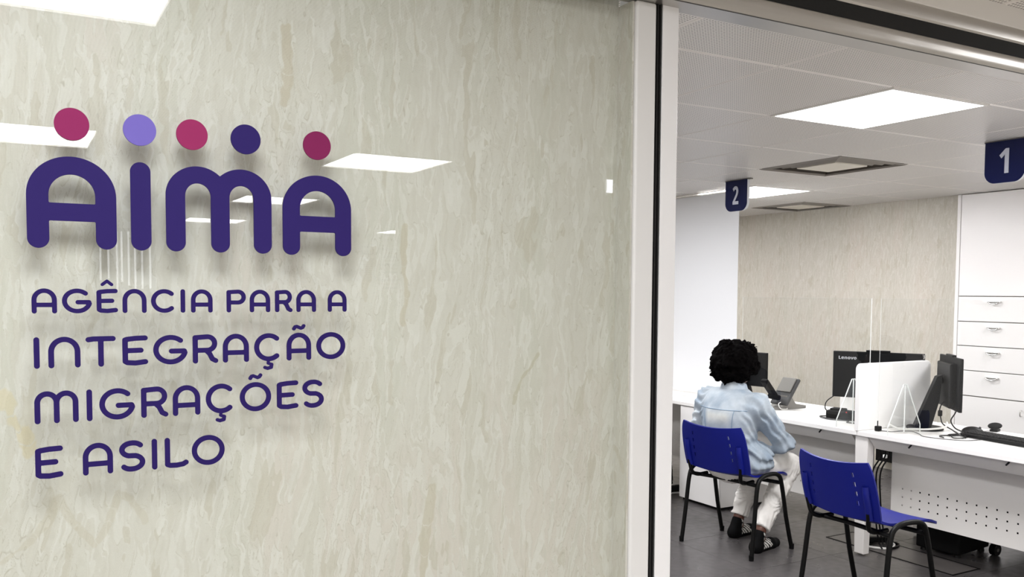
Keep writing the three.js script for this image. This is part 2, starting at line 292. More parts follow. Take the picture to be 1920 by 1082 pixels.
// ---------------------------------------------------------------- the glass sign
// letters: round-ended strokes -> distance field -> outline -> plate
function outline(strokes, cell) {
  let x0 = 1e9, x1 = -1e9, y0 = 1e9, y1 = -1e9;
  for (const s of strokes) for (const [x, y, r] of s) { x0 = Math.min(x0, x - r); x1 = Math.max(x1, x + r); y0 = Math.min(y0, y - r); y1 = Math.max(y1, y + r); }
  x0 -= 2 * cell; y0 -= 2 * cell; const nx = Math.ceil((x1 - x0) / cell) + 3, ny = Math.ceil((y1 - y0) / cell) + 3, F = new Float32Array(nx * ny);
  for (let j = 0; j < ny; j++) for (let i = 0; i < nx; i++) {
    const px = x0 + i * cell, py = y0 + j * cell; let d = 1e9;
    for (const s of strokes) for (let k = 0; k + 1 < s.length; k++) {
      const [ax, ay, ra] = s[k], [bx, by, rb] = s[k + 1], dx = bx - ax, dy = by - ay, L = dx * dx + dy * dy, t = L ? clamp(((px - ax) * dx + (py - ay) * dy) / L) : 0;
      d = Math.min(d, Math.hypot(px - ax - t * dx, py - ay - t * dy) - lerp(ra, rb, t));
    }
    F[j * nx + i] = d || 1e-9;
  }
  const next = new Map(), P = new Map();
  const eH = (i, j) => { const a = F[j * nx + i], b = F[j * nx + i + 1], k = 'h' + i + ',' + j; if (!P.has(k)) P.set(k, [x0 + (i + a / (a - b)) * cell, y0 + j * cell]); return k; };
  const eV = (i, j) => { const a = F[j * nx + i], b = F[(j + 1) * nx + i], k = 'v' + i + ',' + j; if (!P.has(k)) P.set(k, [x0 + i * cell, y0 + (j + a / (a - b)) * cell]); return k; };
  for (let j = 0; j < ny - 1; j++) for (let i = 0; i < nx - 1; i++) {
    const b = i2 => F[i2] < 0 ? 1 : 0, c = b(j * nx + i) | b(j * nx + i + 1) << 1 | b((j + 1) * nx + i + 1) << 2 | b((j + 1) * nx + i) << 3;
    const B = () => eH(i, j), T = () => eH(i, j + 1), L = () => eV(i, j), R = () => eV(i + 1, j), S = (a, d) => next.set(a, d);
    switch (c) {   // inside on the left
      case 1: S(B(), L()); break; case 2: S(R(), B()); break; case 3: S(R(), L()); break; case 4: S(T(), R()); break; case 5: S(B(), L()); S(T(), R()); break; case 6: S(T(), B()); break; case 7: S(T(), L()); break;
      case 8: S(L(), T()); break; case 9: S(B(), T()); break; case 10: S(R(), B()); S(L(), T()); break; case 11: S(R(), T()); break; case 12: S(L(), R()); break; case 13: S(B(), R()); break; case 14: S(L(), B()); break;
    }
  }
  const loops = [];
  while (next.size) { const s = next.keys().next().value, loop = []; let k = s; while (next.has(k)) { loop.push(new THREE.Vector2(...P.get(k))); const n = next.get(k); next.delete(k); k = n; } if (loop.length > 6) loops.push(loop); }
  const outer = loops.filter(l => THREE.ShapeUtils.area(l) > 0), holes = loops.filter(l => THREE.ShapeUtils.area(l) <= 0);
  return outer.map(o => { const s = new THREE.Shape(o); s.holes = holes.filter(h => inside(h[0], o)).map(h => new THREE.Path(h)); return s; });
}
function inside(p, poly) { let c = false; for (let i = 0, j = poly.length - 1; i < poly.length; j = i++) if ((poly[i].y > p.y) !== (poly[j].y > p.y) && p.x < (poly[j].x - poly[i].x) * (p.y - poly[i].y) / (poly[j].y - poly[i].y) + poly[i].x) c = !c; return c; }
const arc = (cx, cy, rx, ry, a0, a1, n = 20) => { const o = []; for (let k = 0; k <= n; k++) { const a = (a0 + (a1 - a0) * k / n) * Math.PI / 180; o.push([cx + rx * Math.cos(a), cy + ry * Math.sin(a)]); } return o; };
function glyph(ch, x0, x1, yb, yt, r) {
  const a = x0 + r, b = x1 - r, B = yb + r, T = yt - r, w = b - a, h = T - B, cx = (a + b) / 2, cy = (B + T) / 2, out = [];
  const arch = (l, rr, top) => { const ry = Math.min((rr - l) * .52, h * .6); return [[l, B], ...arc((l + rr) / 2, top - ry, (rr - l) / 2, ry, 180, 0), [rr, B]]; };
  const c = ch[0];
  if (c === 'A') { out.push(arch(a, b, T), [[a, B + h * .31], [b, B + h * .31]]); }
  if (c === 'N') out.push(arch(a, b, T));
  if (c === 'M') out.push(arch(a, cx, T), arch(cx, b, T));
  if (c === 'I') out.push([[cx, B], [cx, T]]);
  if (c === 'E') out.push([[b, T], [cx, T - h * .01], [a + w * .1, T - h * .045], [a, T - h * .07], [a, B + h * .07], [a + w * .1, B + h * .025], [cx, B], [b, B + h * .045]], [[a, cy], [b - w * .22, cy + h * .01]]);
  if (c === 'T') out.push([[a, T - h * .03], [a + w * .2, T - h * .005], [b - w * .2, T], [b, T]], [[cx, T], [cx, B]]);
  if (c === 'L') out.push([[a, T], [a, B + h * .05], [a + w * .15, B + .01 * h], [cx, B], [b - w * .15, B + h * .03], [b, B + h * .09]]);
  if (c === 'O') out.push(arc(cx, cy, w / 2, h / 2, 0, 360, 40));
  if (c === 'C') out.push(arc(cx + w * .04, cy, w * .54, h / 2, 48, 312, 30));
  if (c === 'G') out.push([...arc(cx + w * .02, cy, w * .52, h / 2, 48, 345, 34), [b, cy - h * .06]], [[cx + w * .05, cy - h * .06], [b, cy - h * .06]]);
  if (c === 'P') out.push([[a, B], [a, T - h * .03], ...arc(cx + w * .12, T - h * .29, w * .38, h * .29, 90, -90, 16), [a, T - h * .58]]);
  if (c === 'R') out.push([[a, B], [a, T - h * .03], ...arc(cx + w * .1, T - h * .28, w * .36, h * .28, 90, -90, 16), [a, T - h * .56]], [[cx + w * .02, T - h * .56], [cx + w * .2, T - h * .70], [b - w * .16, B + h * .07], [b, B]]);
  if (c === 'S') out.push([...arc(cx + w * .04, T - h * .25, w * .46, h * .25, 38, 90, 6), ...arc(cx, T - h * .25, w * .48, h * .25, 100, 250, 14), ...arc(cx, B + h * .26, w * .5, h * .26, 70, -90, 14), ...arc(cx - w * .04, B + h * .26, w * .46, h * .26, -95, -140, 6)]);
  const strokes = out.map(s => s.map(([x, y]) => [x, y, r]));
  const r2 = r * .72;
  if (ch[1] === '^') strokes.push([[cx - .0065, yt + .0065, r2], [cx, yt + .0118, r2], [cx + .0065, yt + .0065, r2]]);
  if (ch[1] === '~') { const w2 = .0085, y = yt + .0092; strokes.push([[-1, -.5], [-.75, .15], [-.4, .3], [0, 0], [.4, -.3], [.75, -.1], [1, .5]].map(([u, v]) => [cx + u * w2, y + v * .005, r2])); }
  if (ch[1] === ',') strokes.push([[cx + .001, yb + .002, r2 * .8], [cx, yb - .0035, r2 * .8], [cx + .006, yb - .0055, r2], [cx + .0052, yb - .0105, r2], [cx - .001, yb - .012, r2], [cx - .005, yb - .0105, r2]]);
  return strokes;
}
const plate = (strokes, cell, depth) => join(outline(strokes, cell).map(s => new THREE.ExtrudeGeometry(s, { depth, bevelEnabled: false })));
{
  const S = thing('glass_sign', 'clear glass sign panel with indigo rounded lettering over the marbled wall', 'sign', [0, 0, 0]);
  const pane = part('glass_pane', new THREE.PlaneGeometry(4.43, 2.06).translate(-1.086, 1.065, GZ), M.glass, S); pane.userData.label = 'clear reflective glass pane';
  const L = (g, m, name = 'letter') => { const o = part(name, g, m, S); o.position.z = GZ + .0005; return o; };
  // logo
  const bigA = (l0, l1, r0, r1, yb, yt, yi, bt, bb) => {
    const rl = (l1 - l0) / 2, rr = (r1 - r0) / 2, rt = (yt - yi) / 2, xl = l0 + rl, xr = r1 - rr, cx = (xl + xr) / 2, hw = (xr - xl) / 2, ys = yt - rt - hw * .98, ry = yt - rt - ys;
    const s = [[xl, yb + rl, rl]]; for (let k = 0; k <= 32; k++) { const a = Math.PI * (1 - k / 32), q = Math.abs(Math.cos(a)); s.push([cx + hw * Math.cos(a), ys + ry * Math.sin(a), lerp(rt, lerp(rl, rr, k / 32), q * q)]); } s.push([xr, yb + rr, rr]);
    const rb = (bt - bb) / 2; return [s, [[xl, (bt + bb) / 2, rb], [xr, (bt + bb) / 2, rb]]];
  };
  L(plate(bigA(.0247, .0540, .1172, .1463, 1.5607, 1.6978, 1.6714, 1.6283, 1.6018), .0016, .004), M.indigo);
  L(plate([[[.1814, 1.5607 + .01465, .01465], [.1814, 1.6968 - .01465, .01465]]], .0012, .004), M.indigo);
  {
    const leg = .0145, rt = .0133, yt = 1.6966 - rt, yb = 1.5607 + leg, hump = (xl, xr) => { const cx = (xl + xr) / 2, hw = (xr - xl) / 2, ry = hw * 1.0, s = [[xl, yb, leg]]; for (let k = 0; k <= 28; k++) { const a = Math.PI * (1 - k / 28), q = Math.abs(Math.cos(a)); s.push([cx + hw * Math.cos(a), yt - ry + ry * Math.sin(a), lerp(rt, leg, q * q)]); } s.push([xr, yb, leg]); return s; };
    L(plate([hump(.2325, .3010), hump(.3010, .3691)], .0016, .004), M.indigo);
  }
  L(plate(bigA(.4026, .4314, .4935, .5216, 1.5600, 1.6955, 1.6696, 1.6263, 1.5996), .0016, .004), M.indigo);
  const dot = new THREE.CylinderGeometry(.0239, .0239, .004, 64).rotateX(Math.PI / 2).translate(0, 0, .002);
  [[.0871, M.magenta, 'magenta disc'], [.1815, M.violet, 'violet disc'], [.2589, M.pink, 'pink magenta disc'], [.3428, M.indigo, 'indigo disc'], [.4620, M.magentaDark, 'dark magenta disc']].forEach(([x, m, l]) => { const o = L(dot, m, 'disc'); o.position.x = x; o.position.y = 1.7462; o.userData.label = l; });
  // name
  const rows = [
    [1.4633, 1.5007, .00335, [['A', .0285, .0621], ['G', .0689, .1088], ['E^', .1162, .146], ['N', .1527, .1873], ['C', .1941, .2308], ['I', .2382, .2449], ['A', .254, .2872], ['P', .3096, .3403], ['A', .3469, .3802], ['R', .3887, .4178], ['A', .425, .4586], ['A', .4799, .5131]]],
    [1.3811, 1.4280, .0039, [['I', .0299, .0374], ['N', .0489, .0924], ['T', .0998, .1419], ['E', .1513, .1882], ['G', .1961, .2464], ['R', .2556, .2949], ['A', .3027, .3444], ['C,', .3534, .3984], ['A~', .4077, .4495], ['O', .4592, .5104]]],
    [1.2980, 1.3466, .0039, [['M', .0289, .0882], ['I', .0994, .1073], ['G', .1171, .167], ['R', .177, .2169], ['A', .224, .2659], ['C,', .2749, .3204], ['O~', .329, .3804], ['E', .3905, .4267], ['S', .4337, .4714]]],
    [1.2145, 1.2634, .0039, [['E', .0283, .0657], ['A', .0925, .1348], ['S', .1433, .1815], ['I', .1916, .1992], ['L', .2109, .2467], ['O', .252, .3034]]],
  ];
  for (const [yb, yt, r, chars] of rows) for (const [ch, x0, x1] of chars) L(plate(glyph(ch, x0, x1, yb, yt, r), .00085, .003), M.indigoText);
}

// ---------------------------------------------------------------- office furniture
const font = await new FontLoader().loadAsync('fonts/droid/droid_sans_bold.typeface.json');
const lettering = (s, size, depth, sx = 1) => { const g = new TextGeometry(s, { font, size, depth, curveSegments: 6, bevelEnabled: false }); g.computeBoundingBox(); const b = g.boundingBox; return g.translate(-(b.min.x + b.max.x) / 2, -(b.min.y + b.max.y) / 2, 0).scale(sx, 1, 1); };

// filing cabinet wall
{
  const t = thing('wall_cabinet', 'tall white cabinet with four handled drawers between two plain doors', 'cabinet', [0, 0, 0]);
  const z0 = -4.285, z1 = -3.70;
  part('body', [box(6.39, 6.528, .001, C - .003, z0, z1)], M.cabinetGap, t);
  part('side_panel', rbox(6.365, 6.528, .001, C - .003, z0 - .03, z0 - .003, .002), M.cabinet, t);
  const front = (n, y0, y1) => part(n, rbox(6.37, 6.39, y0, y1, z0, z1, .0025), M.cabinet, t);
  front('door', 1.489, C - .006); const low = front('door', .08, .722);
  part('knob', tube([[6.37, .66, z1 - .06], [6.35, .66, z1 - .06], [6.35, .62, z1 - .06], [6.37, .62, z1 - .06]], .004, 16), M.chrome, low);
  part('plinth', box(6.385, 6.52, .001, .077, z0, z1), M.greyDark, t);
  const ys = [1.486, 1.294, 1.108, .92, .727];
  for (let k = 0; k < 4; k++) {
    const d = front('drawer', ys[k + 1] + .003, ys[k] - .003), y = ys[k] - .046, zc = -3.992;
    part('handle', [tube([[6.372, y + .006, zc - .048], [6.352, y + .004, zc - .044], [6.345, y - .008, zc - .02], [6.345, y - .010, zc + .02], [6.352, y + .002, zc + .044], [6.372, y + .006, zc + .048]], .0045, 24, 6), rbox(6.350, 6.371, y + .004, y + .010, zc - .05, zc + .05, .002)], M.chrome, d);
  }
}
// hanging number signs
function numberSign(n, z, label) {
  const t = thing('number_sign', label, 'sign', [4.31, 0, z], 0, 'counter number signs');
  const w = .104, y1 = C - .002, y0 = 2.056, r = .055, s = new THREE.Shape();
  s.moveTo(-w, y1); s.lineTo(-w, y0 + r); s.absarc(-w + r, y0 + r, r, Math.PI, 1.5 * Math.PI); s.lineTo(w - r, y0); s.absarc(w - r, y0 + r, r, 1.5 * Math.PI, 2 * Math.PI); s.lineTo(w, y1); s.closePath();
  const g = d => new THREE.ExtrudeGeometry(s, { depth: d, bevelEnabled: true, bevelSize: .0015, bevelThickness: .0015, bevelSegments: 2, curveSegments: 16 }).rotateY(-Math.PI / 2);
  part('plate', g(.016).translate(.008, 0, 0), M.signEdge, t);
  part('face', g(.002).scale(1, .99, .975).translate(-.0085, .02, 0), M.navy, t);
  part('numeral', lettering(n, .122, .003, n === '1' ? .80 : .66).rotateY(-Math.PI / 2).translate(-.0135, 2.16, 0), M.numeral, t);
  part('bracket', rbox(-.012, .012, C - .008, C - .001, -w - .004, w + .03, .002), M.grey, t);
}
numberSign('2', -4.54, 'navy sign with white numeral 2 hanging over the far desk');
numberSign('1', -2.672, 'navy sign with white numeral 1 hanging over the near desk');
// white pull-down photo screen
{
  const t = thing('roller_screen', 'white pull-down photo backdrop screen hanging from the ceiling', 'screen', [4.66, 0, 0]);
  part('roller', new THREE.CylinderGeometry(.021, .021, .76, 20).rotateX(Math.PI / 2).translate(0, C - .03, -5.235), M.tubeWhite, t);
  const g = new THREE.PlaneGeometry(.745, 1.52, 8, 30), p = g.attributes.position; for (let i = 0; i < p.count; i++) p.setZ(i, .004 * Math.sin(p.getY(i) * 2.1 + p.getX(i) * 3)); g.computeVertexNormals();
  part('cloth', g.rotateY(-Math.PI / 2).translate(-.019, 1.483, -5.235), M.screenCloth, t);
  part('bottom_bar', rbox(-.027, -.013, .7205, .738, -5.61, -4.86, .004), M.tubeWhite, t);
  part('bracket', [rbox(-.028, .028, C - .062, C - .001, -5.622, -5.617, .001), new THREE.SphereGeometry(.014, 12, 8).translate(-.01, C - .05, -5.63)], M.chrome, t);
  part('bracket', rbox(-.028, .028, C - .062, C - .001, -4.853, -4.848, .001), M.chrome, t);
  part('pull_chain', [tube([[-.02, C - .06, -5.632], [-.02, C - .09, -5.634], [-.02, C - .11, -5.632]], .004, 8, 6), new THREE.SphereGeometry(.007, 8, 8).translate(-.02, C - .118, -5.632)], M.chrome, t);
}
// desks
const DY = .718, DT = .028;
function modesty(z0, z1, x, cols) {   // perforated panel
  const s = new THREE.Shape(); s.moveTo(z0, .20); s.lineTo(z1, .20); s.lineTo(z1, .66); s.lineTo(z0, .66); s.closePath();
  const a = .0048; for (const [c0, n] of cols) for (let i = 0; i < n; i++) for (let k = 0; k < 3; k++) { const cx = c0 + i * .0563, cy = .381 - k * .0478, h = new THREE.Path(); h.moveTo(cx - a, cy - a); h.lineTo(cx - a, cy + a); h.lineTo(cx + a, cy + a); h.lineTo(cx + a, cy - a); h.closePath(); s.holes.push(h); }
  return new THREE.ExtrudeGeometry(s, { depth: .0016, bevelEnabled: false }).rotateY(-Math.PI / 2).translate(x, 0, 0);
}
function apron(z0, z1) {   // folded sheet under the front edge
  const s = new THREE.Shape([[4.222, DY - DT], [4.28, .62], [4.34, .606], [4.34, .609], [4.281, .623], [4.226, DY - DT]].map(p => new THREE.Vector2(...p)));
  return new THREE.ExtrudeGeometry(s, { depth: z1 - z0, bevelEnabled: false }).translate(0, 0, z0);
}
function leg(x, z) {
  const s = new THREE.Shape(); s.moveTo(-.04, DY - DT); s.lineTo(.04, DY - DT); s.lineTo(.027, .012); s.lineTo(-.027, .012); s.closePath();
  return new THREE.ExtrudeGeometry(s, { depth: .046, bevelEnabled: true, bevelSize: .004, bevelThickness: .004, bevelSegments: 2 }).rotateY(-Math.PI / 2).translate(x + .05, 0, z);
}
function hook(z, parent) { part('hook', rbox(-.004, .004, -.013, .013, -.004, .004, .002).rotateX(.7).translate(4.2155, DY - DT - .012, z), M.black, parent); }
{
  const d = thing('service_desk', 'long white far desk where the person in denim sits', 'desk', [0, 0, 0], 0, 'white service desks');
  part('top', rbox(4.205, 4.94, DY - DT, DY, -6.6, -3.432, .004, 3), M.deskTop, d);
  part('apron', apron(-4.55, -3.48), M.deskMetal, d);
  part('modesty_panel', modesty(-4.55, -3.50, 4.452, [[-4.45, 16]]), M.deskMetal, d);
  part('modesty_panel', modesty(-6.5, -4.985, 4.60, [[-6.45, 26]]), M.deskMetal, d);
  part('leg', leg(4.225, -6.55), M.deskLeg, d); part('leg', leg(4.86, -6.55), M.deskLeg, d); part('leg', leg(4.86, -3.49), M.deskLeg, d);
  hook(-3.70, d); hook(-4.3, d);
  const p = thing('desk_pedestal', 'white box pedestal under the far desk behind the occupied chair', 'pedestal', [0, 0, 0]);
  part('body', [rbox(4.232, 4.86, .02, DY - DT - .002, -4.975, -4.56, .003)], M.white, p);
  part('door', rbox(4.213, 4.231, .022, DY - DT - .004, -4.973, -4.562, .003), M.white, p);
  part('plinth', box(4.24, 4.85, .001, .02, -4.96, -4.575), M.black, p);
}
{
  const d = thing('service_desk', 'white near desk with perforated front panel, beside the empty chair', 'desk', [0, 0, 0], 0, 'white service desks');
  part('top', rbox(4.205, 4.94, DY - DT, DY, -3.428, -1.92, .004, 3), M.deskTop, d);
  part('apron', apron(-3.362, -2.0), M.deskMetal, d);
  part('modesty_panel', modesty(-3.376, -2.0, 4.452, [[-3.301, 23]]), M.deskMetal, d);
  part('leg', leg(4.225, -3.411), M.deskLeg, d); part('leg', leg(4.86, -3.33), M.deskLeg, d); part('leg', leg(4.225, -1.97), M.deskLeg, d); part('leg', leg(4.86, -1.97), M.deskLeg, d);
  hook(-3.089, d); hook(-2.549, d);
}
// divider between the desks
{
  const t = thing('desk_divider', 'white rounded divider panel standing between the two desks', 'divider', [0, DY, -3.43]);
  const s = new THREE.Shape(), w = .625, h = .375, r = .03; s.moveTo(0, 0); s.lineTo(w, 0); s.lineTo(w, h - r); s.absarc(w - r, h - r, r, 0, Math.PI / 2); s.lineTo(r, h); s.absarc(r, h - r, r, Math.PI / 2, Math.PI); s.closePath();
  part('panel', new THREE.ExtrudeGeometry(s, { depth: .022, bevelEnabled: true, bevelSize: .004, bevelThickness: .004, bevelSegments: 3, curveSegments: 10 }).translate(4.205, .001 + .004, -.011), M.white, t);
  const c = thing('binder_clip', 'black binder clip on top of the white divider', 'clip', [4.785, DY + .384, -3.43]);
  part('body', [new THREE.CylinderGeometry(.002, .02, .03, 4, 1).rotateY(Math.PI / 4).scale(.9, 1, 1).translate(0, -.006, 0)], M.black, c);
  part('wire', [tube([[-.008, .008, .002], [-.012, .026, .008], [0, .032, .01], [.0, .02, .006], [-.004, .008, .002]], .0012, 16, 5), tube([[.008, .008, -.002], [.014, .028, -.008], [.004, .034, -.01], [.003, .02, -.006]], .0012, 16, 5)], M.chrome, c);
}
// acrylic guard screens with triangular feet
function guard(z0, z1, feet, label) {
  const t = thing('acrylic_screen', label, 'guard screen', [4.345, DY, 0], 0, 'clear acrylic guard screens');
  const y0 = .012, y1 = 1.474 - DY;
  part('sheet', new THREE.PlaneGeometry(z1 - z0, y1 - y0).rotateY(-Math.PI / 2).translate(0, (y0 + y1) / 2, (z0 + z1) / 2), M.acrylic, t);
  part('edge', box(-.001, .001, y0, y1, z0 - .0005, z0 + .0005), M.acrylicEdge, t); part('edge', box(-.0022, .0022, y0, y1, z1 - .001, z1 + .001), M.acrylicEdge, t); part('edge', box(-.0016, .0016, y1 - .0006, y1, z0, z1), M.acrylicEdge, t);
  for (const z of feet) {
    const P = [[-.138, .001], [-.138, .045], [-.014, .278], [.014, .278], [.138, .045], [.138, .001]], s = new THREE.Shape(P.map(p => new THREE.Vector2(...p)));
    const f = part('foot', new THREE.ShapeGeometry(s).translate(0, 0, z), M.acrylic, t);
    const bars = []; for (let k = 0; k + 1 < P.length; k++) { const [ax, ay] = P[k], [bx, by] = P[k + 1], l = Math.hypot(bx - ax, by - ay); const q = k === 0 || k === 4 ? .0007 : .0020; bars.push(new THREE.BoxGeometry(l, q * 2, .005).rotateZ(Math.atan2(by - ay, bx - ax)).translate((ax + bx) / 2, (ay + by) / 2, z)); }
    part('foot_edge', bars, M.acrylicEdge, f); part('slot_edge', box(-.0022, .0022, .012, .278, z - .0025, z + .0025), M.acrylicEdge, f);
  }
}
guard(-4.50, -3.463, [-3.575], 'clear acrylic guard screen on the far desk');
guard(-3.398, -2.02, [-3.225, -2.25], 'clear acrylic guard screen on the near desk');

// all-in-one computers (local +Z is the back of the display)
function computer(label, x, z, turn, o = {}) {
  const t = thing('desktop_computer', label, 'computer', [x, DY, z], turn, 'black all-in-one computers');
  const w = (o.w || .54) / 2, y0 = o.y0 || .125, y1 = o.y1 || .425, ym = (y0 + y1) / 2;
  part('display', rbox(-w, w, y0, y1, -.012, .006, .004, 2), M.charcoal, t);
  part('screen', box(-w + .008, w - .008, y0 + .02, y1 - .008, -.0135, -.012), M.screenGlass, t);
  const back = new THREE.Shape([[-w * .62, y0 + .05], [-w * .5, y0 + .02], [w * .5, y0 + .02], [w * .62, y0 + .05], [w * .62, y1 - .045], [-w * .62, y1 - .045]].map(p => new THREE.Vector2(...p)));
  if (!o.flat) part('back_housing', new THREE.ExtrudeGeometry(back, { depth: .022, bevelEnabled: true, bevelSize: .01, bevelThickness: .01, bevelSegments: 2 }).translate(0, 0, .006), M.black, t);
  else part('back_cover', rbox(-w + .003, w - .003, y0 + .003, y1 - .003, .004, .014, .004, 2), M.charcoal, t);
  part('webcam', rbox(-.07, .07, y1 - .002, y1 + .011, -.012, .01, .003), M.black, t);
  const b = o.flat ? .014 : .038;
  part('hinge', [new THREE.SphereGeometry(.022, 16, 12).translate(0, ym + .01, b + .012), new THREE.CylinderGeometry(.016, .016, .03, 14).rotateX(Math.PI / 2).translate(0, ym + .01, b + .004)], M.blackMatte, t);
  const nz = o.lean ?? .13;
  const np = [[b + .012, ym + .04], [b + .036, ym + .03], [b + nz + .05, .012], [b + nz - .035, .012], [b + nz * .35 - .01, ym * .62]];
  part('neck', new THREE.ExtrudeGeometry(new THREE.Shape(np.map(p => new THREE.Vector2(...p))), { depth: .06, bevelEnabled: true, bevelSize: .003, bevelThickness: .003, bevelSegments: 1 }).rotateY(-Math.PI / 2).translate(.03, 0, 0), M.charcoal, t);
  part('base', new THREE.CylinderGeometry(.115, .118, .010, 40).scale(1, 1, .85).translate(0, .0065, b + nz - .01), M.charcoal, t);
  return t;
}
const compB = computer('black all-in-one computer on slanted stand, turned away on the near desk', 4.722, -3.212, 0, { w: .44, lean: .10 });
compB.rotation.y = Math.atan2(-.748, -.663);
const compA = computer('black all-in-one computer with white brand lettering on the far desk', 4.715, -3.70, 0, { w: .535, flat: true, y0: .125, y1: .418, lean: .02 });
compA.rotation.y = Math.atan2(-.873, .487);
part('brand_lettering', lettering('Lenovo', .020, .0012, 1.15).translate(-.178, .378, .0135), M.print, compA);
part('asset_tag', rbox(-.055, -.03, .34, .352, .0135, .0148, .0004, 1), M.print, compA);
const compC = computer('dark computer screen hidden behind the head of the person in denim', 4.84, -4.975, 0, { w: .38, flat: true, y0: .085, y1: .34, lean: -.04 });
compC.rotation.y = Math.atan2(-.98, .2);
const compD = computer('dark computer beyond the white screen, seen past the door post', 4.86, -5.93, 0, { w: .5, flat: true, y0: .27, y1: .47 });
compD.rotation.y = Math.atan2(-.98, -.2);
// cable box behind the far computer
{
  const t = thing('cable_box', 'black bundle of power adapters under the lettered computer', 'adapter', [4.52, DY, -3.77], .35);
  part('body', [rbox(-.05, .05, .001, .055, -.11, .10, .012, 3), rbox(-.035, .03, .05, .068, -.09, .0, .008, 2)], M.blackMatte, t);
  part('indicator', new THREE.SphereGeometry(.005, 8, 8).translate(-.048, .05, .02), M.redLed, t);
  const w = one('white_cube', rbox(4.78, 4.84, DY + .001, DY + .115, -4.04, -3.97, .006), M.white, 'small white box behind the lettered computer', 'box');
  one('power_cable', tube([[4.60, DY + .13, -3.93], [4.57, DY + .09, -3.965], [4.545, DY + .05, -3.955], [4.53, DY + .012, -3.90], [4.46, DY + .006, -3.92], [4.44, DY + .005, -3.86], [4.5, DY + .006, -3.74]], .0035, 40), M.black, 'thin black cable hanging from the lettered computer', 'cable');
  one('power_cable', tube([[4.44, DY + .004, -3.90], [4.41, DY + .004, -3.80], [4.46, DY + .004, -3.70], [4.40, DY + .004, -3.66], [4.43, DY + .004, -3.58]], .003, 40), M.greyDark, 'grey cable curled before the black adapters on the far desk', 'cable');
}
// cables at the near computer
one('power_cable', tube([[4.72, DY + .17, -3.17], [4.67, DY + .165, -3.21], [4.655, DY + .12, -3.225], [4.66, DY + .07, -3.22], [4.65, DY + .04, -3.20], [4.66, DY + .008, -3.14], [4.55, DY + .006, -3.04], [4.44, DY + .005, -3.07], [4.40, DY + .005, -3.02]], .0035, 60), M.black, 'black cable dropping from the near computer with a lump in it', 'cable');
one('power_cable', tube([[4.73, DY + .16, -3.15], [4.70, DY + .10, -3.16], [4.68, DY + .06, -3.17], [4.70, DY + .02, -3.16], [4.66, DY + .006, -3.07], [4.56, DY + .005, -2.99], [4.50, DY + .005, -2.96]], .0035, 60), M.black, 'second black cable hanging below the near computer', 'cable');
one('ferrite_core', rbox(4.647, 4.667, DY + .08, DY + .115, -3.233, -3.213, .005), M.black, 'black ferrite lump on the cable of the near computer', 'cable');
one('power_cable', tube([[4.40, DY + .03, -3.36], [4.42, DY + .012, -3.31], [4.47, DY + .012, -3.27], [4.55, DY + .014, -3.21], [4.62, DY + .03, -3.16], [4.66, DY + .05, -3.18]], .006, 40), M.cableWhite, 'white cable curving round the base of the near computer', 'cable');
one('power_cable', tube([[4.30, DY + .005, -3.345], [4.33, DY + .005, -3.29], [4.40, DY + .005, -3.28], [4.44, DY + .005, -3.25], [4.39, DY + .005, -3.16], [4.34, DY + .005, -3.10], [4.36, DY + .005, -2.98], [4.42, DY + .005, -2.90], [4.52, DY + .005, -2.88]], .0022, 60), M.greyDark, 'thin grey cable lying along the near desk front', 'cable');
one('power_cable', tube([[4.62, DY + .006, -3.05], [4.52, DY + .006, -3.07], [4.47, DY + .008, -3.03], [4.53, DY + .012, -2.985], [4.47, DY + .006, -2.955], [4.43, DY + .006, -2.98], [4.50, DY + .01, -3.03], [4.60, DY + .005, -2.94]], .003, 70), M.black, 'tangled black cable beside the keyboard', 'cable');
one('cable_plug', [rbox(4.285, 4.315, DY + .001, DY + .03, -3.375, -3.345, .005), cyl(.003, .003, .03, 4.295, DY + .03, -3.36)], M.black, 'small black plug on the near desk beside the divider', 'plug');
// keyboard, mouse, puck
{
  const t = thing('keyboard', 'black keyboard on the near desk at the right edge', 'keyboard', [4.60, DY + .001, -2.80], -.12);
  part('body', rbox(-.075, .075, 0, .022, -.22, .22, .006, 3), M.black, t);
  const g = rbox(-.0075, .0075, 0, .007, -.0078, .0078, .002, 1), k = [];
  for (let r = 0; r < 6; r++) for (let c = 0; c < 20; c++) k.push(g.clone().translate(-.055 + r * .0195, .0215, -.2 + c * .0208));
  part('key_field', k, M.charcoal, t).userData.kind = 'stuff';
}
const halfEgg = (a, b, c) => new THREE.SphereGeometry(1, 24, 12, 0, Math.PI * 2, 0, Math.PI / 2).scale(a, b, c);
{
  const t = thing('computer_mouse', 'black computer mouse between near computer and keyboard', 'mouse', [4.74, DY + .001, -3.075], .5);
  part('body', [halfEgg(.034, .034, .058), new THREE.CylinderGeometry(.034, .031, .006, 24).scale(1, 1, 1.7)], M.black, t);
  part('wheel', new THREE.CylinderGeometry(.007, .007, .005, 12).rotateZ(Math.PI / 2).translate(0, .028, .036), M.greyDark, t);
  const p = thing('fingerprint_reader', 'dark rounded puck device on the back of the near desk', 'device', [4.90, DY + .001, -3.045], .3);
  part('body', new THREE.SphereGeometry(1, 24, 16).scale(.05, .016, .036).rotateZ(.12).translate(0, .03, 0), M.blackMatte, p);
  part('foot', rbox(-.032, .032, 0, .012, -.02, .022, .004), M.charcoal, p);
}
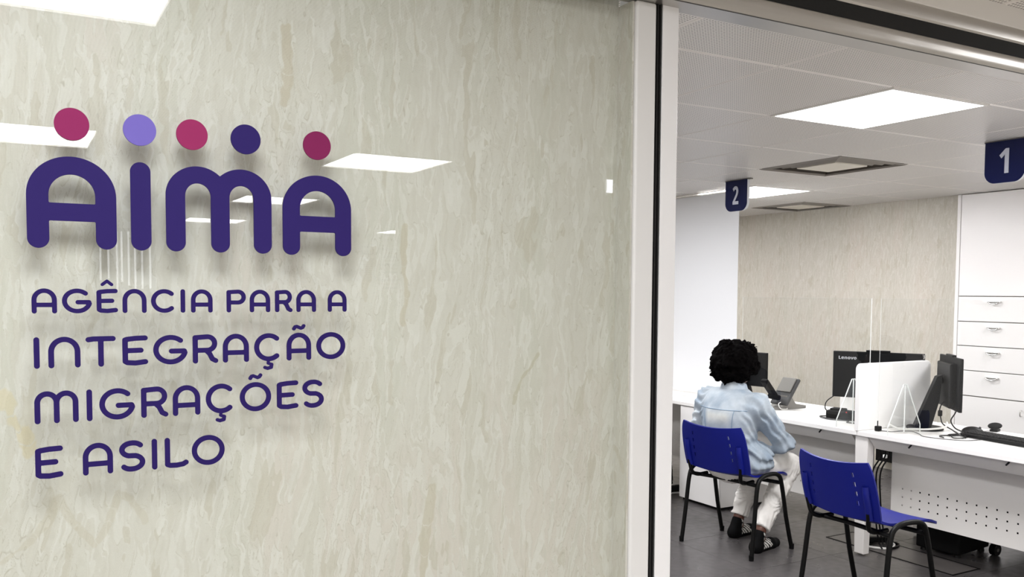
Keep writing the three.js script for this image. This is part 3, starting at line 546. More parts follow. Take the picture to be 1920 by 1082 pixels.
// desk telephone
{
  const t = thing('desk_device', 'grey and black desk terminal with raised tilted screen on the far desk', 'terminal', [4.60, DY + .001, -4.33], 0);
  part('base', [new THREE.ExtrudeGeometry(new THREE.Shape([[-.13, 0], [.125, 0], [.125, .012], [.03, .028], [-.02, .085], [-.05, .085], [-.055, .03], [-.13, .01]].map(p => new THREE.Vector2(...p))), { depth: .10, bevelEnabled: true, bevelSize: .003, bevelThickness: .003, bevelSegments: 2 }).translate(0, .003, -.05)], M.grey, t);
  part('screen_unit', rbox(-.012, .012, -.02, .19, -.075, .075, .01, 3).rotateZ(-.62).translate(-.065, .045, 0), M.greyDark, t);
  part('screen_back', rbox(-.006, .004, .07, .18, -.06, .06, .004, 2).rotateZ(-.62).translate(-.078, .058, 0), M.grey, t);
  part('handset', [rbox(-.016, .016, -.03, .15, -.03, .03, .013, 3).rotateZ(.72).translate(-.12, .09, 0), rbox(-.05, .03, -.018, .018, -.03, .03, .014, 3).rotateZ(-.2).translate(-.11, .082, 0)], M.blackMatte, t);
  part('cable', tube([[-.10, .05, .04], [-.13, .04, .05], [-.12, .01, .06], [-.07, .006, .07], [-.05, .01, .05]], .003, 30), M.cableWhite, t);
}
one('paper_sheet', metric(rbox(4.36, 4.50, DY + .0005, DY + .003, -5.35, -5.20, .001, 1)), M.paper, 'white paper sheet on the far desk near the door post', 'paper');
// things under the near desk
{
  const t = thing('computer_tower', 'black box on the floor under the near desk', 'computer tower', [4.80, 0, -3.215], .1);
  part('case', rbox(-.17, .17, .02, .42, -.13, .13, .012, 3), M.blackMatte, t);
  for (const [x, z] of [[-.13, -.1], [.13, -.1], [-.13, .1], [.13, .1]]) part('foot', cyl(.02, .016, .022, x, 0, z, 14), M.black, t);
  const p = thing('mobile_pedestal', 'black mobile drawer unit on casters behind the perforated panel', 'pedestal', [5.12, 0, -2.86], 0);
  part('body', rbox(-.24, .24, .10, .60, -.2, .2, .01, 3), M.blackMatte, p);
  for (const [x, z] of [[-.2, -.165], [.2, -.165], [-.2, .165], [.2, .165]]) { const c = part('caster', [cyl(.024, .024, .05, x, .055, z, 16), new THREE.CylinderGeometry(.034, .034, .034, 22).rotateX(Math.PI / 2).translate(x - .008, .0345, z)], M.black, p); part('hub', new THREE.CylinderGeometry(.010, .010, .038, 14).rotateX(Math.PI / 2).translate(x - .008, .0345, z), M.grey, c); }
}
{
  const pts = []; for (let k = 0; k <= 44; k++) { const a = k / 44 * Math.PI * 4.2; pts.push([4.475 + .085 * Math.cos(a) + .01 * Math.sin(3 * a), .006 + .004 * (k / 22), -3.46 + .07 * Math.sin(a)]); }
  one('floor_cable', tube(pts, .005, 160, 6), M.cableWhite, 'white cable coiled on the floor beside the desk leg', 'cable');
  one('floor_cable', tube(pts.map(([x, y, z]) => [x + .02, y + .001, z + .012]), .005, 160, 6), M.black, 'black cable coiled on the floor beside the desk leg', 'cable');
  one('floor_adapter', rbox(-.02, .02, 0, .035, -.07, .07, .008).rotateY(1.1).translate(4.50, .016, -3.49), M.black, 'black power adapter lying on the coiled floor cable', 'adapter');
  [[4.30, -3.36, 4.42, -3.42], [4.33, -3.355, 4.46, -3.43], [4.36, -3.35, 4.50, -3.44]].forEach(([x, z, x2, z2], k) => one('hanging_cable', tube([[x, DY - DT - .006, z], [x + .03, .63, z - .01], [x + .06, .57, z - .02], [x + .03, .48, z - .05], [x2 - .06, .30, z2], [x2, .03, z2], [x2, .008, z2 + .02]], .005, 40, 6), M.black, ['black cable hanging behind the desk leg, nearest the leg', 'black cable hanging behind the desk leg, in the middle', 'black cable hanging behind the desk leg, farthest back'][k], 'cable', 'cables hanging behind the desk leg'));
  one('cable_clip', rbox(4.29, 4.33, .625, .64, -3.40, -3.36, .003), M.black, 'black cable clip under the near desk top', 'clip');
}
{
  const t = thing('floor_outlet_box', 'thin steel frame of a floor socket hatch under the near desk', 'floor hatch', [0, 0, 0]);
  const f = [4.352, 4.592, -3.755, -2.905], w = .007;
  part('frame', [box(f[0], f[1], .0003, .0035, f[2], f[2] + w), box(f[0], f[1], .0003, .0035, f[3] - w, f[3]), box(f[0], f[0] + w, .0003, .0035, f[2], f[3]), box(f[1] - w, f[1], .0003, .0035, f[2], f[3])], M.black, t);
  part('lid', box(f[0] + w + .004, f[1] - w - .004, .0003, .0025, f[2] + w + .004, f[3] - w - .004), std(0x565250, .4), t);
}
{
  const t = thing('power_box', 'small black socket box at the foot of the far wall, seen under the desk', 'socket box', [6.46, 0, -4.93], 0);
  part('body', rbox(-.06, .06, .085, .19, -.09, .09, .006), M.black, t);
  part('plug', rbox(-.085, -.058, .12, .15, .0, .03, .006), M.paper, t);
  part('bracket', box(.055, .069, .08, .20, -.05, .05), M.black, t);
}

// ---------------------------------------------------------------- blue visitor chairs (local +X is forward)
function gridShell(nu, nv, fn, skip, th) {   // curved plate with left-out cells; fn(u, v) -> [point, normal]
  const pos = [], idx = [], id = (s, i, j) => s * (nu + 1) * (nv + 1) + j * (nu + 1) + i;
  for (const s of [1, -1]) for (let j = 0; j <= nv; j++) for (let i = 0; i <= nu; i++) { const [p, n] = fn(i / nu, j / nv); pos.push(p[0] + s * n[0] * th / 2, p[1] + s * n[1] * th / 2, p[2] + s * n[2] * th / 2); }
  const has = (i, j) => i >= 0 && j >= 0 && i < nu && j < nv && !skip(i, j), q = (a, b, c, d) => idx.push(a, b, c, a, c, d);
  for (let j = 0; j < nv; j++) for (let i = 0; i < nu; i++) {
    if (!has(i, j)) continue;
    q(id(0, i, j), id(0, i + 1, j), id(0, i + 1, j + 1), id(0, i, j + 1)); q(id(1, i, j), id(1, i, j + 1), id(1, i + 1, j + 1), id(1, i + 1, j));
    if (!has(i - 1, j)) q(id(0, i, j), id(0, i, j + 1), id(1, i, j + 1), id(1, i, j)); if (!has(i + 1, j)) q(id(0, i + 1, j + 1), id(0, i + 1, j), id(1, i + 1, j), id(1, i + 1, j + 1));
    if (!has(i, j - 1)) q(id(0, i + 1, j), id(0, i, j), id(1, i, j), id(1, i + 1, j)); if (!has(i, j + 1)) q(id(0, i, j + 1), id(0, i + 1, j + 1), id(1, i + 1, j + 1), id(1, i, j + 1));
  }
  const g = new THREE.BufferGeometry(); g.setAttribute('position', new THREE.Float32BufferAttribute(pos, 3)); g.setIndex(idx); return toCreasedNormals(g, .9);
}
function makeChair() {
  const t = thing('visitor_chair', 'blue plastic chair with black legs, occupied by the person in the denim jacket', 'chair', [3.73, 0, -3.894], .166, 'blue visitor chairs');
  for (const s of [-1, 1]) {
    const f = part('side_frame', tube([[-.155, .20, s * .247], [-.128, .40, s * .243], [-.112, .438, s * .242], [-.078, .458, s * .241], [-.01, .466, s * .24], [.055, .460, s * .241], [.088, .440, s * .242], [.104, .40, s * .243], [.15, .20, s * .247]], .0125, 60, 12), M.legBlack, t);
    for (const d of [-1, 1]) { const x1 = d < 0 ? -.155 : .15, x0 = d < 0 ? -.182 : .207; const l = part('leg', tube([[x1 - (x0 - x1) * .05, .21, s * .2468], [(x0 + x1) / 2, .10, s * .2495], [x0, .004, s * .252]], .0125, 12, 12), M.legBlack, t); part('rubber_foot', cyl(.0135, .0145, .03, x0, 0, s * .252, 14), M.blackMatte, l); }
    part('back_upright', [tube([[-.06, .418, s * .165], [-.15, .420, s * .168], [-.188, .44, s * .174], [-.200, .485, s * .182], [-.206, .515, s * .185]], .011, 30, 10)], M.legBlack, t);
  }
  part('cross_bar', tube([[-.125, .415, -.243], [-.10, .414, 0], [-.125, .415, .243]], .0115, 20, 10), M.legBlack, t);
  part('cross_bar', tube([[.098, .405, -.243], [.085, .404, 0], [.098, .405, .243]], .0115, 20, 10), M.legBlack, t);
  const wv = (v, w, c) => w * (1 - c * Math.pow(Math.abs(2 * v - 1), 8));
  const seatF = (u, v) => { const z = (2 * v - 1), x = lerp(-.185, .25, u), zz = z * wv(u, .212, .16); const y = .447 + .016 * z * z * (1 - u * .5) - .030 * Math.pow(sst(.75, 1, u), 1.2) + .022 * Math.pow(1 - sst(0, .3, u), 2) - .006 * Math.sin(Math.PI * u); return [x, y, zz]; };
  const normal = (F, u, v) => { const e = 1e-3, a = F(u - e, v), b = F(u + e, v), c = F(u, v - e), d = F(u, v + e); const n = V(b[0] - a[0], b[1] - a[1], b[2] - a[2]).cross(V(d[0] - c[0], d[1] - c[1], d[2] - c[2])).normalize(); return [-n.x, -n.y, -n.z]; };
  part('seat', gridShell(24, 28, (u, v) => [seatF(u, v), normal(seatF, u, v)], () => false, .011), M.bluePlastic, t);
  // backrest: u across, v up
  const backF = (u, v) => { const z = 2 * u - 1, zz = z * (.236 - .012 * v - .022 * Math.pow(v, 7) - .010 * Math.pow(1 - v, 5)), y = .475 + .275 * v - .018 * v * (1 - z * z) + .006 * (1 - v) * z * z; const x = -.168 - .072 * v + .004 * v * v - .030 * (1 - z * z); return [x, y, zz]; };
  const skip = (i, j) => (i === 9 || i === 34) && [6, 7, 10, 11, 14, 15, 18, 19].includes(j) && j % 4 >= 2;
  part('backrest', gridShell(44, 24, (u, v) => [backF(u, v), normal(backF, u, v)], skip, .011), M.bluePlastic, t);
  for (const s of [-1, 1]) { const P = [.02, .25, .45, .60].map((v, k) => { const p = backF(.5 + s * .40, v); return [p[0] - .010 + (k === 3 ? .008 : 0), p[1], p[2]]; }); part('sleeve', tube(P, .017, 16, 12), M.bluePlastic, t); }
  return t;
}
const chair = makeChair();
function placeChair(x, z, turn, label) { const c = chair.clone(); c.name = numbered('visitor_chair'); scene.add(c); c.position.set(x, 0, z); c.rotation.y = turn; c.userData = { label, category: 'chair', group: 'blue visitor chairs' }; return c; }
placeChair(3.552, -2.817, -.06, 'empty blue plastic chair with black legs in front of the near desk');
placeChair(3.73, -5.17, 0, 'blue plastic chair hidden by the door post, under the visitor in black');

// ---------------------------------------------------------------- people
function surfaceNet(f, lo, hi, c) {
  const n = [0, 1, 2].map(k => Math.ceil((hi[k] - lo[k]) / c) + 1), S = [1, n[0], n[0] * n[1]], F = new Float32Array(n[0] * n[1] * n[2]);
  for (let k = 0, o = 0; k < n[2]; k++) for (let j = 0; j < n[1]; j++) for (let i = 0; i < n[0]; i++, o++) F[o] = f(lo[0] + i * c, lo[1] + j * c, lo[2] + k * c);
  const vid = new Int32Array(F.length).fill(-1), pos = [], idx = [];
  const E = [[0, 1], [0, 2], [0, 4], [1, 3], [1, 5], [2, 3], [2, 6], [3, 7], [4, 5], [4, 6], [5, 7], [6, 7]];
  for (let k = 0; k < n[2] - 1; k++) for (let j = 0; j < n[1] - 1; j++) for (let i = 0; i < n[0] - 1; i++) {
    const o = i + j * S[1] + k * S[2], v = []; let m = 0; for (let q = 0; q < 8; q++) { const w = F[o + (q & 1) + (q >> 1 & 1) * S[1] + (q >> 2) * S[2]]; v.push(w); if (w < 0) m |= 1 << q; }
    if (m === 0 || m === 255) continue; let x = 0, y = 0, z = 0, e = 0;
    for (const [a, b] of E) { if ((v[a] < 0) === (v[b] < 0)) continue; const t = v[a] / (v[a] - v[b]); x += lerp(a & 1, b & 1, t); y += lerp(a >> 1 & 1, b >> 1 & 1, t); z += lerp(a >> 2, b >> 2, t); e++; }
    vid[o] = pos.length / 3; pos.push(lo[0] + (i + x / e) * c, lo[1] + (j + y / e) * c, lo[2] + (k + z / e) * c);
  }
  const quad = (a, b, d, e, flip) => { if (a < 0 || b < 0 || d < 0 || e < 0) return; flip ? idx.push(a, d, b, a, e, d) : idx.push(a, b, d, a, d, e); };
  for (let k = 1; k < n[2] - 1; k++) for (let j = 1; j < n[1] - 1; j++) for (let i = 1; i < n[0] - 1; i++) {
    const o = i + j * S[1] + k * S[2], a = F[o] < 0;
    if (a !== F[o + 1] < 0) quad(vid[o - S[1] - S[2]], vid[o - S[2]], vid[o], vid[o - S[1]], !a);
    if (a !== F[o + S[1]] < 0) quad(vid[o - 1 - S[2]], vid[o - 1], vid[o], vid[o - S[2]], !a);
    if (a !== F[o + S[2]] < 0) quad(vid[o - 1 - S[1]], vid[o - S[1]], vid[o], vid[o - 1], !a);
  }
  const g = new THREE.BufferGeometry(); g.setAttribute('position', new THREE.Float32BufferAttribute(pos, 3)); g.setIndex(idx); g.computeVertexNormals(); return g;
}
const cap = (p, a, b, ra, rb, sx = 1, sz = 1) => {   // tapered capsule, optionally flattened along x or z
  const ax = a[0] * sx, az = a[2] * sz, dx = b[0] * sx - ax, dy = b[1] - a[1], dz = b[2] * sz - az, px = p[0] * sx - ax, py = p[1] - a[1], pz = p[2] * sz - az;
  const t = clamp((px * dx + py * dy + pz * dz) / (dx * dx + dy * dy + dz * dz + 1e-12)); return Math.hypot(px - t * dx, py - t * dy, pz - t * dz) - lerp(ra, rb, t);
};
const ell = (p, c, r) => { const x = (p[0] - c[0]) / r[0], y = (p[1] - c[1]) / r[1], z = (p[2] - c[2]) / r[2], k = Math.hypot(x, y, z); return (k - 1) * Math.min(r[0], r[1], r[2]); };
const smin = (a, b, k) => { const h = clamp(.5 + .5 * (b - a) / k); return lerp(b, a, h) - k * h * (1 - h); };
const smax = (a, b, k) => -smin(-a, -b, k);
function tint(g, fn) { const p = g.attributes.position, c = new Float32Array(p.count * 3), col = new THREE.Color(); for (let i = 0; i < p.count; i++) { const [r, gg, b] = fn(p.getX(i), p.getY(i), p.getZ(i)); col.setRGB(r / 255, gg / 255, b / 255, THREE.SRGBColorSpace); c.set([col.r, col.g, col.b], i * 3); } g.setAttribute('color', new THREE.BufferAttribute(c, 3)); return g; }
const cloth = (rough = .85) => new THREE.MeshPhysicalMaterial({ color: 0xffffff, roughness: rough, vertexColors: true, specularIntensity: .2 });

function makePerson(o) {
  const t = thing('person', o.label, 'person', o.at, o.turn);
  const J = { hipR: [-.05, .52, .085], hipL: [-.05, .52, -.085], pel: [-.065, .535, 0], waist: [-.085, .66, 0], chest: [-.08, .80, 0], neck: [-.055, .925, 0], head: [-.035, 1.09, 0], shR: [-.062, .872, .172], shL: [-.062, .872, -.178], ...o.joints };
  const hand = (w, d, side) => {   // five separate fingers from a palm; d is the pointing direction in the xz plane
    const f = V(d[0], 0, d[1]).normalize(), s = V(-f.z, 0, f.x).multiplyScalar(side), P = (a, b, c) => [w[0] + f.x * a + s.x * b, w[1] + c, w[2] + f.z * a + s.z * b];
    const list = [[P(0, 0, 0), P(.075, 0, .0), .022, .026, 'p']];
    [[.075, -.026, .052], [.083, -.009, .062], [.081, .009, .058], [.072, .025, .046]].forEach(([a, b, l]) => { list.push([P(a - .02, b, 0), P(a + l * .5, b, -.004), .0088, .0082], [P(a + l * .5, b, -.004), P(a + l, b, -.022), .0082, .0066]); });
    list.push([P(.02, -.02, 0), P(.05, -.045, -.006), .011, .0095], [P(.05, -.045, -.006), P(.078, -.046, -.016), .0095, .0075]);
    return p => { let r = 1; list.forEach(([a, b, ra, rb, k]) => { const q = cap(p, a, b, ra, rb, 1, 1); r = k ? Math.min(r, Math.max(q, Math.abs(p[1] - w[1]) - .014)) : smin(r, q, .004); }); return r; };
  };
  const legs = (p, e) => smin(smin(cap(p, J.hipR, J.kneeR, .098 + e, .066 + e), cap(p, J.kneeR, J.ankR, .062 + e, .044 + e), .02), smin(cap(p, J.hipL, J.kneeL, .098 + e, .066 + e), cap(p, J.kneeL, J.ankL, .062 + e, .044 + e), .02), .015);
  const torso = (p, e) => smin(smin(cap(p, J.pel, J.waist, .145 + e, .125 + e, 1.32, .92), cap(p, J.waist, J.chest, .122 + e, .138 + e, 1.22, .84), .05), smin(cap(p, J.chest, J.neck, .128 + e, .062 + e, 1.2, .9), cap(p, J.shR, J.shL, .056 + e, .056 + e), .05), .05);
  const arms = (p, e) => Math.min(smin(cap(p, J.shR, J.elR, .054 + e, .041 + e), cap(p, J.elR, J.wrR, .041 + e, .029 + e), .02), smin(cap(p, J.shL, J.elL, .054 + e, .041 + e), cap(p, J.elL, J.wrL, .041 + e, .029 + e), .02));
  // body
  const H = J.head;
  const headF = p => { let d = ell(p, [H[0], H[1] + .015, H[2]], [.098, .105, .077]); d = smin(d, ell(p, [H[0] + .045, H[1] - .055, H[2]], [.05, .06, .055]), .04); d = smin(d, cap(p, [H[0] + .098, H[1] + .01, H[2]], [H[0] + .112, H[1] - .025, H[2]], .008, .014), .012); d = smin(d, cap(p, [H[0] + .094, H[1] - .06, H[2] - .018], [H[0] + .094, H[1] - .06, H[2] + .018], .008, .008), .008);
    for (const s of [-1, 1]) { d = smin(d, ell(p, [H[0] + .0, H[1] - .012, H[2] + s * .08], [.02, .032, .009]), .006); d = smax(d, -ell(p, [H[0] + .1, H[1] + .012, H[2] + s * .032], [.02, .012, .016]), .01); }
    return smin(d, cap(p, [J.neck[0], J.neck[1] - .02, 0], [H[0] - .012, H[1] - .05, H[2]], .056, .05), .02); };
  const hands = [hand(J.wrR, o.handR || [.8, -.5], 1), hand(J.wrL, o.handL || [.8, .5], -1)];
  const gBody = surfaceNet((x, y, z) => { const p = [x, y, z]; return smin(Math.min(smin(torso(p, -.018), smin(legs(p, -.014), arms(p, -.010), .01), .03), 1), y > .88 ? cap(p, [J.neck[0], J.neck[1] - .05, 0], [H[0] - .012, H[1] - .06, 0], .06, .05) : 1, .02); }, o.lo, o.hi, .012);
  const gHead = surfaceNet((x, y, z) => headF([x, y, z]), [H[0] - .13, H[1] - .20, -.11], [H[0] + .15, H[1] + .14, .11], .0045);
  const gHands = [J.wrR, J.wrL].map((w, k) => surfaceNet((x, y, z) => hands[k]([x, y, z]), [w[0] - .17, w[1] - .06, w[2] - .17], [w[0] + .17, w[1] + .05, w[2] + .17], .0035));
  const feet = [[J.ankR, o.toeR], [J.ankL, o.toeL]];
  const gFeet = surfaceNet((x, y, z) => { let r = 1; for (const [a, q] of feet) { const k = a === J.ankR ? J.kneeR : J.kneeL, L = Math.hypot(k[0] - a[0], k[1] - a[1], k[2] - a[2]), up = c => a[c] + (k[c] - a[c]) / L * .05; r = Math.min(r, smin(cap([x, y, z], [up(0), up(1), up(2)], a, .029, .031), cap([x, y, z], a, [a[0] - .005, a[1] - .045, a[2]], .031, .034), .01)); } return r; }, [Math.min(J.ankR[0], J.ankL[0]) - .08, .02, Math.min(J.ankR[2], J.ankL[2]) - .08], [Math.max(J.ankR[0], J.ankL[0]) + .08, Math.max(J.ankR[1], J.ankL[1]) + .1, Math.max(J.ankR[2], J.ankL[2]) + .08], .006);
  const clean = g => { const q = g.clone(); q.setAttribute('uv', new THREE.BufferAttribute(new Float32Array(q.attributes.position.count * 2), 2)); return q; };
  part('body', mergeGeometries([gBody, gHead, ...gHands, gFeet].map(clean)), std(o.skin, .5), t);
  for (const s of [-1, 1]) { const e = part('eye', new THREE.SphereGeometry(.0115, 14, 10).translate(H[0] + .079, H[1] + .012, H[2] + s * .032), M.paper, t); part('iris', new THREE.SphereGeometry(.0058, 10, 8).translate(H[0] + .0865, H[1] + .012, H[2] + s * .032), M.black, e); }
  // hair
  if (o.afro) {
    const hc = [H[0] - .01, H[1] + .025, 0];
    const g = surfaceNet((x, y, z) => { const p = [x, y, z]; let d = ell(p, hc, [.138, .128, .138]); d = smin(d, ell(p, [hc[0] - .04, hc[1] - .055, 0], [.095, .075, .105]), .03); d += .015 * noise3(x * 30, y * 30, z * 30) + .009 * noise3(x * 75 + 9, y * 75, z * 75) + .004 * noise3(x * 160, y * 160 + 5, z * 160); return smax(d, -ell(p, [H[0] + .135, H[1] - .045, 0], [.10, .085, .075]), .01); }, [hc[0] - .18, hc[1] - .17, -.18], [hc[0] + .18, hc[1] + .17, .18], .0048);
    part('hair', g, phys(0x040303, .95, { specularIntensity: .1 }), t).userData.label = 'short rounded black curly hair';
  } else part('hair', surfaceNet((x, y, z) => { const p = [x, y, z]; let d = ell(p, [H[0] - .008, H[1] + .022, 0], [.108, .112, .087]) + .003 * noise3(x * 90, y * 90, z * 90); return smax(d, -ell(p, [H[0] + .1, H[1] - .05, 0], [.11, .1, .1]), .01); }, [H[0] - .14, H[1] - .12, -.11], [H[0] + .14, H[1] + .15, .11], .006), std(0x120e0c, .85), t);
  // trousers
  const hemT = o.hemT;
  const trF = (x, y, z) => { const p = [x, y, z]; let d = smin(legs(p, .006), cap(p, J.pel, [J.waist[0], J.waist[1] - .05, 0], .142, .125, 1.32, .92), .03); d += .0035 * noise3(x * 26, y * 34, z * 26) + .0038 * Math.sin(y * 130 + 30 * noise3(x * 9, y * 9, z * 9)) * (y < .45 ? 1 : .3);
    for (const [a, k] of [[J.ankR, J.kneeR], [J.ankL, J.kneeL]]) { const vx = k[0] - a[0], vy = k[1] - a[1], vz = k[2] - a[2], L = Math.hypot(vx, vy, vz), al = ((x - a[0]) * vx + (y - a[1]) * vy + (z - a[2]) * vz) / L; if (al < .2 && cap(p, a, k, .05, .05) < .06) d = smax(d, hemT - al, .004); } d = smax(d, y - .62, .01); return d; };
  const gT = tint(surfaceNet(trF, o.lo, [o.hi[0], .68, o.hi[2]], .0075), (x, y, z) => o.trouserColor(x, y, z));
  part('trousers', gT, cloth(), t);
  // jacket
  const fold = (x, y, z) => .006 * noise3(x * 16, y * 16, z * 16) + .010 * Math.sin(y * 62 + 7 * noise3(x * 7, y * 7, z * 7) + z * 16) * sst(.74, .56, y) + .006 * Math.sin((y + x * 1.3) * 95 + 5 * noise3(x * 12, y * 12, z * 12)) * sst(.10, .2, Math.abs(z));
  const jF = (x, y, z) => { const p = [x, y, z]; let d = smin(torso(p, .014 + .030 * sst(.72, .5, y) * (.4 + .6 * sst(-.12, .0, x))), arms(p, .013), .022); d = smin(d, Math.min(cap(p, [-.06, .54, .095], [.015, .535, .105], .118, .112), cap(p, [-.06, .54, -.095], [.015, .535, -.105], .118, .112)), .03); d += fold(x, y, z) * (.45 + .55 * sst(.50, .58, y)); d = smax(d, .478 - y, .006); d = smax(d, y - .955, .006);
    for (const w of [J.wrR, J.wrL]) d = Math.max(d, -(Math.hypot(x - w[0], y - w[1], z - w[2]) - .045)); return d; };
  const gJ = tint(surfaceNet(jF, [o.lo[0], .45, o.lo[2]], [o.hi[0], .99, o.hi[2]], .0065), (x, y, z) => o.jacketColor(x, y, z));
  const jk = part('jacket', gJ, cloth(.9), t); jk.userData.label = o.jacketLabel;
  // collar
  const col = surfaceNet((x, y, z) => { const p = [x, y, z], q = y - .93, r = Math.hypot((x - J.neck[0] - .004) * 1.02, z) - (.083 - q * .33); let d = Math.abs(r) - .0065; d = smax(d, Math.abs(y - (.956 - (x - J.neck[0]) * .18)) - .036, .006); return smax(d, (x - J.neck[0]) - .062, .004) + .002 * noise3(x * 30, y * 30, z * 30); }, [-.20, .88, -.13], [.06, 1.03, .13], .0045);
  part('collar', tint(col, o.jacketColor), cloth(.9), jk);
  if (o.seams) {
    const wrap = pts => { const out = []; for (const [y, z] of pts) { let x = -.32; for (let k = 0; k < 60; k++) { const d = jF(x, y, z); if (d < .0008) break; x += d * .7; } out.push([x - .0005, y, z]); } return out; };
    const path = (a, b, n = 14) => { const o2 = []; for (let k = 0; k <= n; k++) o2.push([lerp(a[0], b[0], k / n), lerp(a[1], b[1], k / n)]); return wrap(o2); };
    const sm = std(0x8ba0b4, .9);
    part('seam', tube(path([.842, -.165], [.842, .165], 20), .0022, 60, 6), sm, jk);
    part('seam', tube(path([.840, -.105], [.60, -.075]), .002, 40, 6), sm, jk); part('seam', tube(path([.840, .105], [.60, .075]), .002, 40, 6), sm, jk);
    part('waistband_seam', tube(path([.525, -.15], [.525, .15], 16), .002, 50, 6), sm, jk);
  }
  // shoes
  feet.forEach(([a, q], k) => {
    const dir = V(q[0] - a[0], 0, q[2] - a[2]).normalize(), hx = a[0] - dir.x * .045, hz = a[2] - dir.z * .045, up = o.heelLift?.[k] || 0;
    const heel = [hx, .040 + up, hz], ball = [a[0] + dir.x * .11, .034, a[2] + dir.z * .11], toe = [a[0] + dir.x * .17, .030, a[2] + dir.z * .17];
    const F = (x, y, z) => { const p = [x, y, z]; let d = smin(cap(p, heel, ball, .036, .037), cap(p, ball, toe, .037, .029), .01); d = smin(d, cap(p, heel, [a[0] - dir.x * .01, a[1] - .02, a[2] - dir.z * .01], .036, .036), .02); const fl = .002 + up * clamp(1 - ((x - hx) * dir.x + (z - hz) * dir.z) / .15); d = smax(d, fl - y, .004); return smax(d, y - (a[1] + o.shoeTop), .004); };
    const lo = [Math.min(heel[0], toe[0]) - .06, -.01, Math.min(heel[2], toe[2]) - .06], hi = [Math.max(heel[0], toe[0], a[0]) + .06, a[1] + .05, Math.max(heel[2], toe[2], a[2]) + .06];
    const g = surfaceNet(F, lo, hi, .0048);
    part('shoe', tint(g, (x, y, z) => o.shoeColor((x - hx) * dir.x + (z - hz) * dir.z, y - up * clamp(1 - ((x - hx) * dir.x + (z - hz) * dir.z) / .15), (x - hx) * -dir.z + (z - hz) * dir.x)), cloth(.7), t);
  });
  return t;
}
const mixc = (a, b, k) => a.map((v, i) => lerp(v, b[i], k));
makePerson({
  label: 'person with round black hair, light denim jacket and white trousers seated at far desk', at: [3.746, -.012, -3.898], turn: .166, afro: true, skin: 0x5a3527,
  joints: { elR: [.13, .635, .225], wrR: [.30, .60, .09], elL: [-.04, .64, -.27], wrL: [.20, .60, -.13], kneeR: [.325, .475, .135], ankR: [.005, .135, .165], kneeL: [.33, .475, -.10], ankL: [.17, .13, -.11] },
  toeR: [.2, .03, .15], toeL: [.35, .03, -.11], lo: [-.36, -.01, -.36], hi: [.48, 1.02, .36], hemT: .012, shoeTop: .015,
  jacketLabel: 'light washed blue denim jacket', seams: true,
  jacketColor: (x, y, z) => { const n = noise3(x * 9, y * 9, z * 9) * .6 + noise3(x * 30, y * 30, z * 30) * .4, f = noise3(x * 120, y * 120, z * 120); let c = mixc([146, 160, 175], [197, 204, 208], clamp(.46 + .7 * n)); const patch = Math.exp(-Math.pow((y - .80) / .035, 2)) * sst(.10, .06, Math.abs(z - .0)) * (x < 0 ? 1 : 0); c = mixc(c, [236, 236, 228], .75 * patch); return c.map(v => v + 5 * f); },
  trouserColor: (x, y, z) => { const f = 5 * noise3(x * 60, y * 60, z * 60); return [232 + f, 229 + f, 224 + f]; },
  shoeColor: (u, y, v) => { if (y < .016) return [8, 8, 8]; const s = Math.sin(u * 260 + y * 230 + 2.2 * noise3(u * 40, y * 40, v * 40)); if (u > .03 && u < .125 && y > .035) return s > .1 ? [8, 8, 9] : [214, 212, 206]; return [10, 10, 11]; },
});
makePerson({
  label: 'visitor in black clothes and white-soled shoes, mostly hidden by the door post', at: [3.757, -.012, -5.17], turn: 0, skin: 0xb98a6d,
  joints: { elR: [.06, .62, .235], wrR: [.27, .58, .10], elL: [.06, .62, -.235], wrL: [.27, .58, -.10], kneeR: [.345, .485, .11], ankR: [.47, .11, .03], kneeL: [.345, .485, -.11], ankL: [.42, .11, -.13] },
  toeR: [.65, .03, .03], toeL: [.6, .03, -.15], lo: [-.36, -.01, -.36], hi: [.60, 1.02, .36], hemT: -.02, shoeTop: .0,
  jacketLabel: 'plain black jacket', jacketColor: () => [26, 26, 28], trouserColor: (x, y, z) => { const f = 4 * noise3(x * 60, y * 60, z * 60); return [20 + f, 20 + f, 21 + f]; },
  shoeColor: (u, y) => y < .016 ? [20, 20, 20] : y < .03 ? [226, 224, 220] : [17, 17, 18],
});

M.daylight = new THREE.MeshStandardMaterial({ color: 0xffffff, roughness: .6, emissive: 0xf4f8ff, emissiveIntensity: 2.2 });
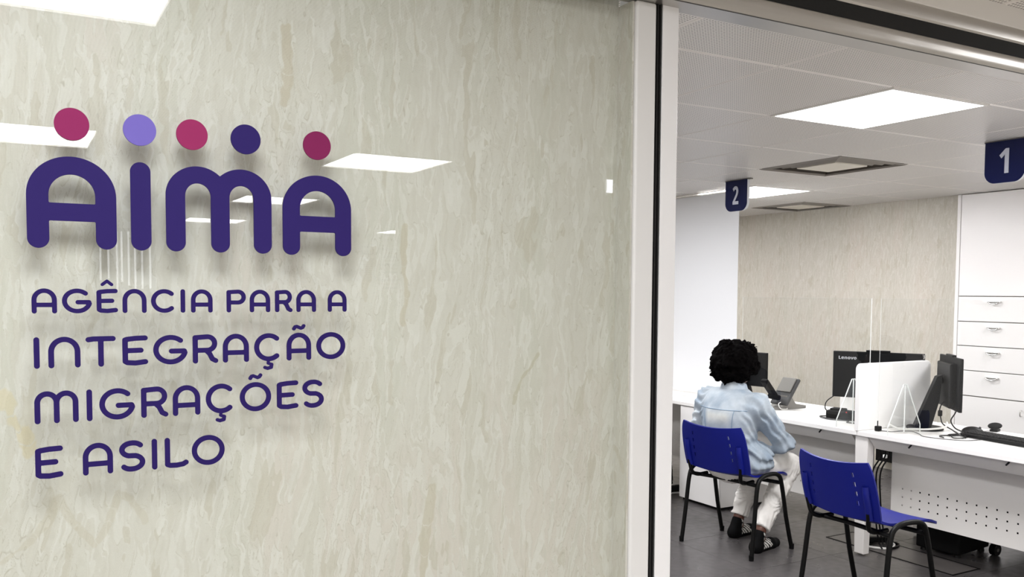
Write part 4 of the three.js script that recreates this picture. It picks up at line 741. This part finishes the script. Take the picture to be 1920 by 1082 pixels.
// ---------------------------------------------------------------- the waiting hall, seen mirrored in the glass
{
  const poster = (w, h, draw) => { const c = document.createElement('canvas'); c.width = w; c.height = h; const x = c.getContext('2d'); draw(x, w, h); const t = new THREE.CanvasTexture(c); t.colorSpace = THREE.SRGBColorSpace; return t; };
  const t1 = poster(256, 480, (x, w, h) => { x.fillStyle = '#e9eaf4'; x.fillRect(0, 0, w, h); x.fillStyle = '#6d6a99'; for (let k = 0; k < 5; k++) { x.beginPath(); x.arc(45 + k * 40, 40, 10, 0, 7); x.fill(); } x.font = 'bold 84px sans-serif'; x.textAlign = 'center'; x.fillText('AIMA', w / 2, 150); for (let k = 0; k < 9; k++) x.fillRect(40, 200 + k * 26, 176 - (k % 3) * 30, 10); });
  const t2 = poster(256, 480, (x, w, h) => { x.fillStyle = '#f1f1f4'; x.fillRect(0, 0, w, h); for (let k = 0; k < 11; k++) { x.fillStyle = k % 2 ? '#d8cbc9' : '#b9bcc9'; x.fillRect(14, 18 + k * 42, 228 - (k % 4) * 24, 18); } });
  const zf = 4.98;
  const w = struct('window_1', [box(.90, 1.60, 1.40, 2.25, 8.885, 8.9)], M.blackMatte, 'shaded window with narrow bright slits at the end of the hall', 'window');
  for (const [x, h] of [[.973, .60], [1.062, .58], [1.158, .74], [1.212, .62], [1.29, .66], [1.363, .70], [1.443, .70], [1.536, .70]]) part('bright_slit', box(x - .011, x + .011, 2.21 - h, 2.21, 8.880, 8.8855), M.daylight, w);
  const e = thing('emergency_lamp', 'small white emergency lamp hanging from the hall ceiling', 'lamp', [3.22, 0, 1.5]);
  part('housing', rbox(-.03, .03, 2.10, C - .002, .002, .03, .004), M.fitting, e); part('diffuser', box(-.024, .024, 2.108, 2.19, -.003, .002), M.daylight, e);
  const el = new THREE.RectAreaLight(PANEL_COLOR, 6, .044, .078); el.position.set(0, 2.149, -.006); e.add(el);
  struct('wall_partition', [box(3.27, 6.6, 0, C + .04, 5.0, 5.1)], M.paint, 'white partition wall of the waiting hall beside the glazed panel', 'wall');
  const put = (tex, x0, x1, y0, y1, label) => one('notice_poster', new THREE.PlaneGeometry(x1 - x0, y1 - y0).rotateY(Math.PI).translate((x0 + x1) / 2, (y0 + y1) / 2, zf + .015), std(0xffffff, .6, 0, { map: tex, side: THREE.DoubleSide }), label, 'poster');
  one('glazed_partition', new THREE.PlaneGeometry(.56, C - .1).translate(2.985, (C - .1) / 2 + .02, 5.0), M.glass, 'clear glazed partition panel carrying two notices in the hall', 'partition');
  put(t1, 2.86, 3.035, 1.61, 1.94, 'tall notice with the sign logo on the hall glazing');
  put(t2, 3.045, 3.262, 1.50, 1.92, 'striped list notice beside the logo notice on the hall glazing');
}

scene.traverse(o => { if (o.isMesh) { o.castShadow = true; o.receiveShadow = true; } });
renderer.render(scene, camera);
